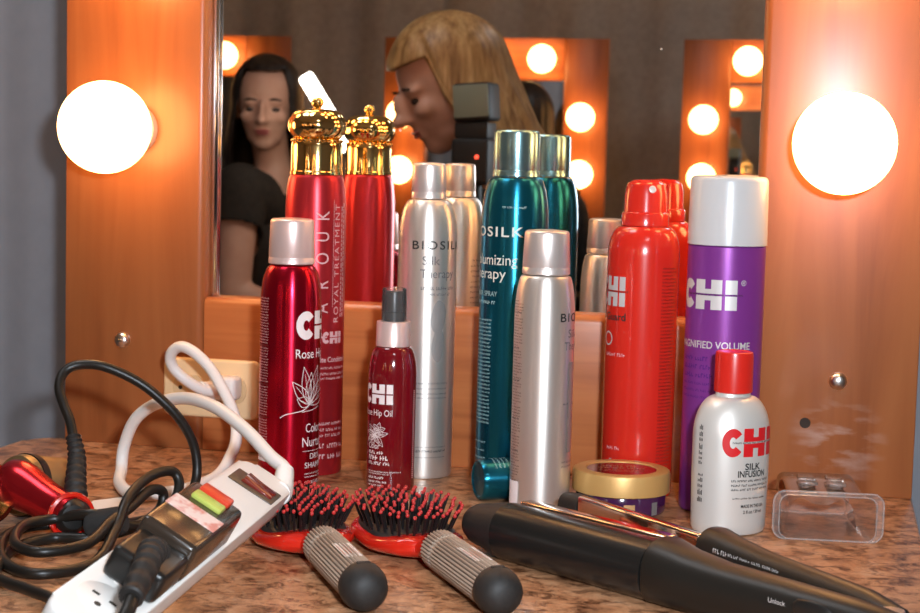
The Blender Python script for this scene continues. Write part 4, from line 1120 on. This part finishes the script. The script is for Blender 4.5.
def hand_chains(w, d, side, r=.0088):
    """palm and five bent fingers leaving the wrist w in direction d."""
    d = Vector(d).normalized(); s = d.cross(Vector((0, 0, 1)));
    s = s.normalized() if s.length > .1 else Vector((1, 0, 0)); n = s.cross(d); w = Vector(w); out = []
    for k, L in ((-1.5, .060), (-.5, .072), (.5, .075), (1.5, .066)):
        base = w + d * .080 + s * k * .019; a = base + d * L * .45 - n * .006; c = a + d * L * .33 - n * .014; e = c + d * L * .22 - n * .018
        out.append([(tuple(w + d * .02 + s * k * .010), .016), (tuple(base), .0115), (tuple(a), r), (tuple(c), r * .92), (tuple(e), r * .82)])
    q = w + d * .030 + s * side * .032 - n * .006
    out.append([(tuple(w + d * .012 + s * side * .010), .016), (tuple(q), .013), (tuple(q + d * .030 + s * side * .014 - n * .008), .0105), (tuple(q + d * .055 + s * side * .012 - n * .014), .009)])
    return out

def person(label, J, MH, base, hair_kw, top_m, leg_m, sleeve=.5, voxel=.006):
    t = empty('person', label, 'person', base); I = Matrix.Translation(base).inverted()
    j = {k: tuple(I @ Vector(v)) for k, v in J.items()}; MH2 = I @ MH
    mid = lambda a, c, f: tuple(Vector(a) * (1 - f) + Vector(c) * f)
    neck_top = tuple(MH2 @ Vector((0, .022, -.060)))
    ch = [[(j['pelvis'], (.140, .095)), (mid(j['pelvis'], j['chest'], .45), (.118, .085)), (j['chest'], (.145, .098)), (j['collar'], (.080, .065)), (mid(j['collar'], neck_top, .45), .047), (neck_top, .046)]]
    for s in 'lr':
        ch.append([(mid(j['chest'], j['collar'], .55), .075), (j['sh_' + s], .056), (mid(j['sh_' + s], j['el_' + s], .5), .045), (j['el_' + s], .038), (mid(j['el_' + s], j['wr_' + s], .4), .036), (j['wr_' + s], .024)])
        ch.append([(j['pelvis'], .095), (j['hip_' + s], .092), (mid(j['hip_' + s], j['kn_' + s], .5), .076), (j['kn_' + s], .056), (mid(j['kn_' + s], j['an_' + s], .4), .052), (j['an_' + s], .034), (j['toe_' + s], (.036, .026))])
    bm = bmesh.new(); sd = Vector(j['sh_r']) - Vector(j['sh_l'])
    for c in ch: add_chain(bm, c, sd)
    for k, s in enumerate('lr'):
        d = Vector(j['wr_' + s]) - Vector(j['el_' + s])
        for c in hand_chains(j['wr_' + s], d, 1 if k else -1): add_chain(bm, c)
    head_bits(bm, MH2)
    body_me = remeshed(bm, voxel, 5); mesh_obj('body', body_me, M['skin'], t)
    # clothes are cut from the same surface, a little larger
    bones = [('spine', j['pelvis'], j['chest'], .13), ('collar', j['chest'], j['collar'], .11), ('neck', j['collar'], neck_top, .05), ('head', neck_top, tuple(MH2 @ Vector((0, 0, .05))), .10)]
    for s in 'lr':
        bones += [('shoulder', j['chest'], j['sh_' + s], .10), ('upper', j['sh_' + s], j['el_' + s], .048), ('fore', j['el_' + s], j['wr_' + s], .033), ('hand', j['wr_' + s], tuple(Vector(j['wr_' + s]) * 2 - Vector(mid(j['el_' + s], j['wr_' + s], .4))), .04),
                  ('hip', j['pelvis'], j['hip_' + s], .11), ('thigh', j['hip_' + s], j['kn_' + s], .075), ('shin', j['kn_' + s], j['an_' + s], .048), ('foot', j['an_' + s], j['toe_' + s], .04)]
    cache = {}
    def where(co):
        best = None
        for nme, p, q, r in bones:
            p, q = Vector(p), Vector(q); d = q - p; tt = max(0, min(1, (co - p).dot(d) / d.length_squared)); e = (co - (p + d * tt)).length / r
            if best is None or e < best[0]: best = (e, nme, tt)
        return best[1], best[2]
    def garment(name, keep, off, m):
        bm = bmesh.new(); bm.from_mesh(body_me); bm.normal_update()
        if not cache:
            for v in bm.verts: cache[v.index] = where(v.co)
        kill = [v for v in bm.verts if not keep(*cache[v.index], v.co)]
        for v in bm.verts: v.co += v.normal * off
        bmesh.ops.delete(bm, geom=kill, context='VERTS')
        me = bpy.data.meshes.new(name); bm.to_mesh(me); bm.free(); o = mesh_obj(name, me, m, t)
        sm = o.modifiers.new('ease', 'SMOOTH'); sm.factor = .5; sm.iterations = 4
        so = o.modifiers.new('thickness', 'SOLIDIFY'); so.thickness = .004; so.offset = 1
    up_lim = min(1, sleeve / .5); fo_lim = max(0, (sleeve - .5) / .5)
    garment('top', lambda n_, f, co: n_ in ('spine', 'shoulder', 'hip') and co.z > j['pelvis'][2] - .03 or n_ == 'collar' and f < .97 or n_ == 'upper' and f <= up_lim or n_ == 'fore' and f < fo_lim, .011, top_m)
    garment('trousers', lambda n_, f, co: n_ in ('thigh', 'hip') and co.z < j['pelvis'][2] + .10 or n_ == 'spine' and co.z < j['pelvis'][2] + .02 or n_ == 'shin' and f < .93, .007, leg_m)
    for s in 'lr':
        a, c = Vector(j['an_' + s]), Vector(j['toe_' + s]); dd = (c - a); dd.z = 0; dd.normalize(); zf = -base[2] * 0 + (I @ Vector((0, 0, 0))).z
        b = bmesh.new(); add_loft(b, [(-.055, 0, .030, .022, .030, 2.6), (-.045, 0, .036, .036, .036, 2.6), (.02, 0, .040, .040, .040, 2.6), (.10, 0, .028, .044, .028, 2.6), (.165, 0, .022, .036, .022, 2.4), (.185, 0, .018, .018, .014, 2)], 28)
        bmesh.ops.transform(b, matrix=Matrix.Translation((a.x, a.y, zf)) @ Matrix.Rotation(atan2(dd.y, dd.x), 4, 'Z'), verts=b.verts[:]); new_obj('shoe', b, M['pad'], t)
    face_parts(t, MH2); hair(t, MH2, **hair_kw)
    return t

def head_matrix(center, fwd, roll=0.0):
    f = Vector(fwd).normalized(); y = -f; x = Vector((0, 0, 1)).cross(f) * -1
    x = y.cross(Vector((0, 0, 1))).normalized(); z = x.cross(y)
    return Matrix.Translation(center) @ Matrix((x, y, z)).transposed().to_4x4() @ Matrix.Rotation(roll, 4, 'Y')

def sitter_joints(pel, yaw, chest=(0, -.03, .27), lean=0.0, arms=None):
    """seated joints around the pelvis, facing -Y turned by yaw; local offsets."""
    Rz = Matrix.Rotation(yaw, 4, 'Z'); T = Matrix.Translation(pel) @ Rz
    P = dict(pelvis=(0, 0, .0), chest=chest, collar=(chest[0] * 1.4, chest[1] * 1.5 - lean * .1, chest[2] + .14), hip_l=(-.10, -.06, -.01), hip_r=(.10, -.06, -.01), kn_l=(-.11, -.43, .0), kn_r=(.11, -.43, .0),
             an_l=(-.11, -.42, -.42), an_r=(.11, -.42, -.42), toe_l=(-.11, -.55, -.46), toe_r=(.11, -.55, -.46))
    c = Vector(chest)
    P.update(sh_l=tuple(c + Vector((-.165, 0, .105))), sh_r=tuple(c + Vector((.165, 0, .105))), el_l=(-.20, -.08, .12), el_r=(.20, -.08, .12), wr_l=(-.14, -.30, .10), wr_r=(.14, -.30, .10))
    if arms: P.update(arms)
    return {k: T @ Vector(v) for k, v in P.items()}

def stool(loc, label, h):
    t = empty('salon_stool', label, 'stool', loc)
    b = bmesh.new(); add_lathe(b, [(.15, h - .07), (.175, h - .06), (.18, h - .03), (.165, h - .005), (0, h)], 40); new_obj('seat', b, M['pad'], t)
    b = bmesh.new(); add_lathe(b, [(.028, .05), (.028, h - .2), (.02, h - .2), (.02, h - .065)], 24); new_obj('pole', b, M['chrome'], t)
    b = bmesh.new(); add_lathe(b, [(.20, 0), (.20, .012), (.05, .035), (.03, .055)], 40); new_obj('base', b, M['chrome'], t)

# blonde woman, leaning in beside the near counter
hc = Vector((-.395, -1.462, 1.222))
pel = Vector((-.192, -1.596, .575))
J = sitter_joints(pel, radians(-85), chest=(0, -.10, .27), arms=dict(el_l=(-.20, -.20, .16), wr_l=(-.10, -.36, .22), el_r=(.20, -.20, .14), wr_r=(.12, -.38, .16)))
for s in 'lr':
    for k in ('an_', 'toe_'): J[k + s].z = .08 if k == 'an_' else .04
person('blonde woman in dark clothes looking down, seen in profile in the mirror', J, head_matrix(hc, (-.80, .48, -.38), radians(4)) @ Matrix.Scale(1.11, 4), Vector((-.192, -1.596, 0)),
       dict(m=M['blonde'], length=.26, seed=4, line=.056, front=61, flare=.10, hang=Vector((0, .18, -1)), rad=1.03), M['cloth_black'], M['denim'], sleeve=.9)
stool((-.192, -1.596, 0), 'round black stool under the blonde woman', .465)

# brunette woman facing the mirror from across the room
hc = Vector((-1.040, -2.215, 1.204))
pel = Vector((-1.06, -2.27, .555))
J = sitter_joints(pel, radians(90), chest=(0, -.02, .29))
J['sh_r'] = Vector((-1.070, -2.115, .985)); J['el_r'] = Vector((-1.058, -2.060, .740)); J['wr_r'] = Vector((-.870, -2.110, .665))
for s in 'lr':
    for k in ('an_', 'toe_'): J[k + s].z = .08 if k == 'an_' else .04
person('dark-haired woman in brown top facing the mirror from across the room', J, head_matrix(hc, (.22, .95, -.10)), Vector((-1.06, -2.27, 0)),
       dict(m=M['brunette'], length=.34, seed=9, line=.088, front=50, flare=.22, rad=1.05), M['cloth_brown'], M['cloth_black'], sleeve=.08)
stool((-1.06, -2.27, 0), 'round black stool under the brunette woman', .450)

# dark-haired sitter at the far vanity, back to us
hc = Vector((-.580, -3.240, 1.200))
pel = Vector((-.60, -3.12, .555))
J = sitter_joints(pel, 0.0, arms=dict(el_l=(-.22, -.12, .18), el_r=(.22, -.12, .18), wr_l=(-.14, -.30, .215), wr_r=(.14, -.30, .215)))
for s in 'lr':
    for k in ('an_', 'toe_'): J[k + s].z = .08 if k == 'an_' else .04
person('dark-haired person in black seated at the far vanity, back of the head in view', J, head_matrix(hc, (.10, -.95, -.05)), Vector((-.60, -3.12, 0)),
       dict(m=M['brunette'], length=.26, seed=12, front=50, flare=.15, rad=1.06), M['cloth_black'], M['denim'], sleeve=.9)
stool((-.60, -3.12, 0), 'round black stool at the far vanity', .450)

# camera with flash on a stand, seen in the mirror in front of the blonde hair
t = empty('camera_on_stand', 'black camera with grey-green flash plate and small red light, mirrored before the blonde hair', 'camera', (-.282, -1.235, -.1918), radians(186)); t.scale = (1.18, 1.18, 1.18)
b = bmesh.new(); add_box(b, (-.030, -.030, 1.035), (.030, .030, 1.105), .006, 3); bd = new_obj('camera_body', b, M['rubber'], t)
b = bmesh.new(); add_lathe(b, [(.022, 0), (.024, .004), (.024, .03), (.02, .032), (0, .03)], 32, Matrix.Translation((0, .030, 1.062)) @ Matrix.Rotation(-pi / 2, 4, 'X')); new_obj('lens', b, M['black_soft'], bd)
b = bmesh.new(); add_ball(b, (-.012, -.0300, 1.077), (.0032, .0018, .0032), 14, 10); part_label(new_obj('indicator', b, M['led_red'], bd), 'small red light')
b = bmesh.new(); add_box(b, (-.026, -.022, 1.105), (.028, .024, 1.130), .003, 2); add_box(b, (-.034, -.026, 1.128), (.026, .030, 1.186), .006, 3, Matrix.Rotation(radians(4), 4, 'Y') @ Matrix.Translation((-.076, 0, 0))); fl = new_obj('flash_head', b, M['rubber'], t)
b = bmesh.new(); add_box(b, (-.032, -.0275, 1.134), (.024, -.0255, 1.183), .001, 2, Matrix.Rotation(radians(4), 4, 'Y') @ Matrix.Translation((-.076, 0, 0))); part_label(new_obj('flash_plate', b, M['grey_green'], fl), 'grey-green face plate')
b = bmesh.new(); add_lathe(b, [(.012, .55), (.012, 1.036)], 20); new_obj('pole', b, M['black_soft'], t)
for k in range(3):
    a = 2 * pi * k / 3 + .4; b = bmesh.new(); add_tube(b, [(0, 0, .60), (.17 * cos(a), .17 * sin(a), .1730)], [.010, .009], 14); new_obj('leg', b, M['black_soft'], t)

# bright slanted light wand on a stand
t = empty('light_wand', 'bright white light bar tilted on a stand, reflected above the gold crown cap', 'lamp', (-.776, -1.951, 0))
a0, a1 = Vector((-.0706, .0056, 1.2560)), Vector((.0336, -.0045, 1.0952))
b = bmesh.new(); dv = (a1 - a0).normalized(); add_tube(b, [a0 - dv * .004, a0 + dv * .001, a1 - dv * .001, a1 + dv * .004], [.0145, .0178, .0178, .0145], 28); new_obj('light_tube', b, M['wand_light'], t)
b = bmesh.new(); add_tube(b, [a1 + dv * .003, a1 + dv * .075], [.0190, .0170], 24); new_obj('grip', b, M['black'], t)
g_ = a1 + dv * .06
b = bmesh.new(); add_tube(b, [(g_.x, g_.y, .02), (g_.x, g_.y, g_.z)], [.009, .009], 16); new_obj('pole', b, M['black_soft'], t)
b = bmesh.new(); add_lathe(b, [(.10, 0), (.10, .012), (.02, .03)], 36, Matrix.Translation((g_.x, g_.y, 0))); new_obj('base', b, M['black_soft'], t)

# ------------------------------------------------------------------ light from the photographer's flash, world, camera
def axes(psi, th, rho):
    f = Vector((-sin(psi) * cos(th), cos(psi) * cos(th), -sin(th))); r = Vector((cos(psi), sin(psi), 0)); d = f.cross(r)
    return r * cos(rho) - d * sin(rho), r * sin(rho) + d * cos(rho), f
R_, D_, F_ = axes(.2278, .0885, .0263)
cam = bpy.data.cameras.new('camera'); co = bpy.data.objects.new('camera', cam); COL.objects.link(co)
co.matrix_world = Matrix.Translation(EYE) @ Matrix((R_, -D_, -F_)).transposed().to_4x4()
cam.sensor_width = 36; cam.lens = 1603.6 / 920 * 36; cam.clip_start = .02
cam.dof.use_dof = True; cam.dof.focus_distance = 1.30; cam.dof.aperture_fstop = 15
scene.camera = co

L = bpy.data.lights.new('flash', 'AREA'); L.shape = 'RECTANGLE'; L.size = .07; L.size_y = .045; L.energy = 9.0; L.color = (.80, .90, 1.0); L.spread = radians(140)
lo = bpy.data.objects.new('flash', L); COL.objects.link(lo)
lo.matrix_world = Matrix.Translation(EYE + R_ * .105 + Vector((0, 0, .105)) + F_ * .02) @ Matrix((R_, -D_, -F_)).transposed().to_4x4()

w = bpy.data.worlds.new('world'); scene.world = w; w.use_nodes = True
w.node_tree.nodes['Background'].inputs['Color'].default_value = (.8, .8, .85, 1); w.node_tree.nodes['Background'].inputs['Strength'].default_value = .05
scene.view_settings.view_transform = 'Standard'; scene.view_settings.look = 'None'; scene.view_settings.gamma = 1.0
scene.view_settings.exposure = 0.5; scene.view_settings.use_curve_mapping = False
scene.cycles.max_bounces = 14; scene.cycles.transmission_bounces = 12; scene.cycles.transparent_max_bounces = 12; scene.cycles.glossy_bounces = 6
scene.cycles.sample_clamp_indirect = 6.0; scene.cycles.caustics_refractive = False
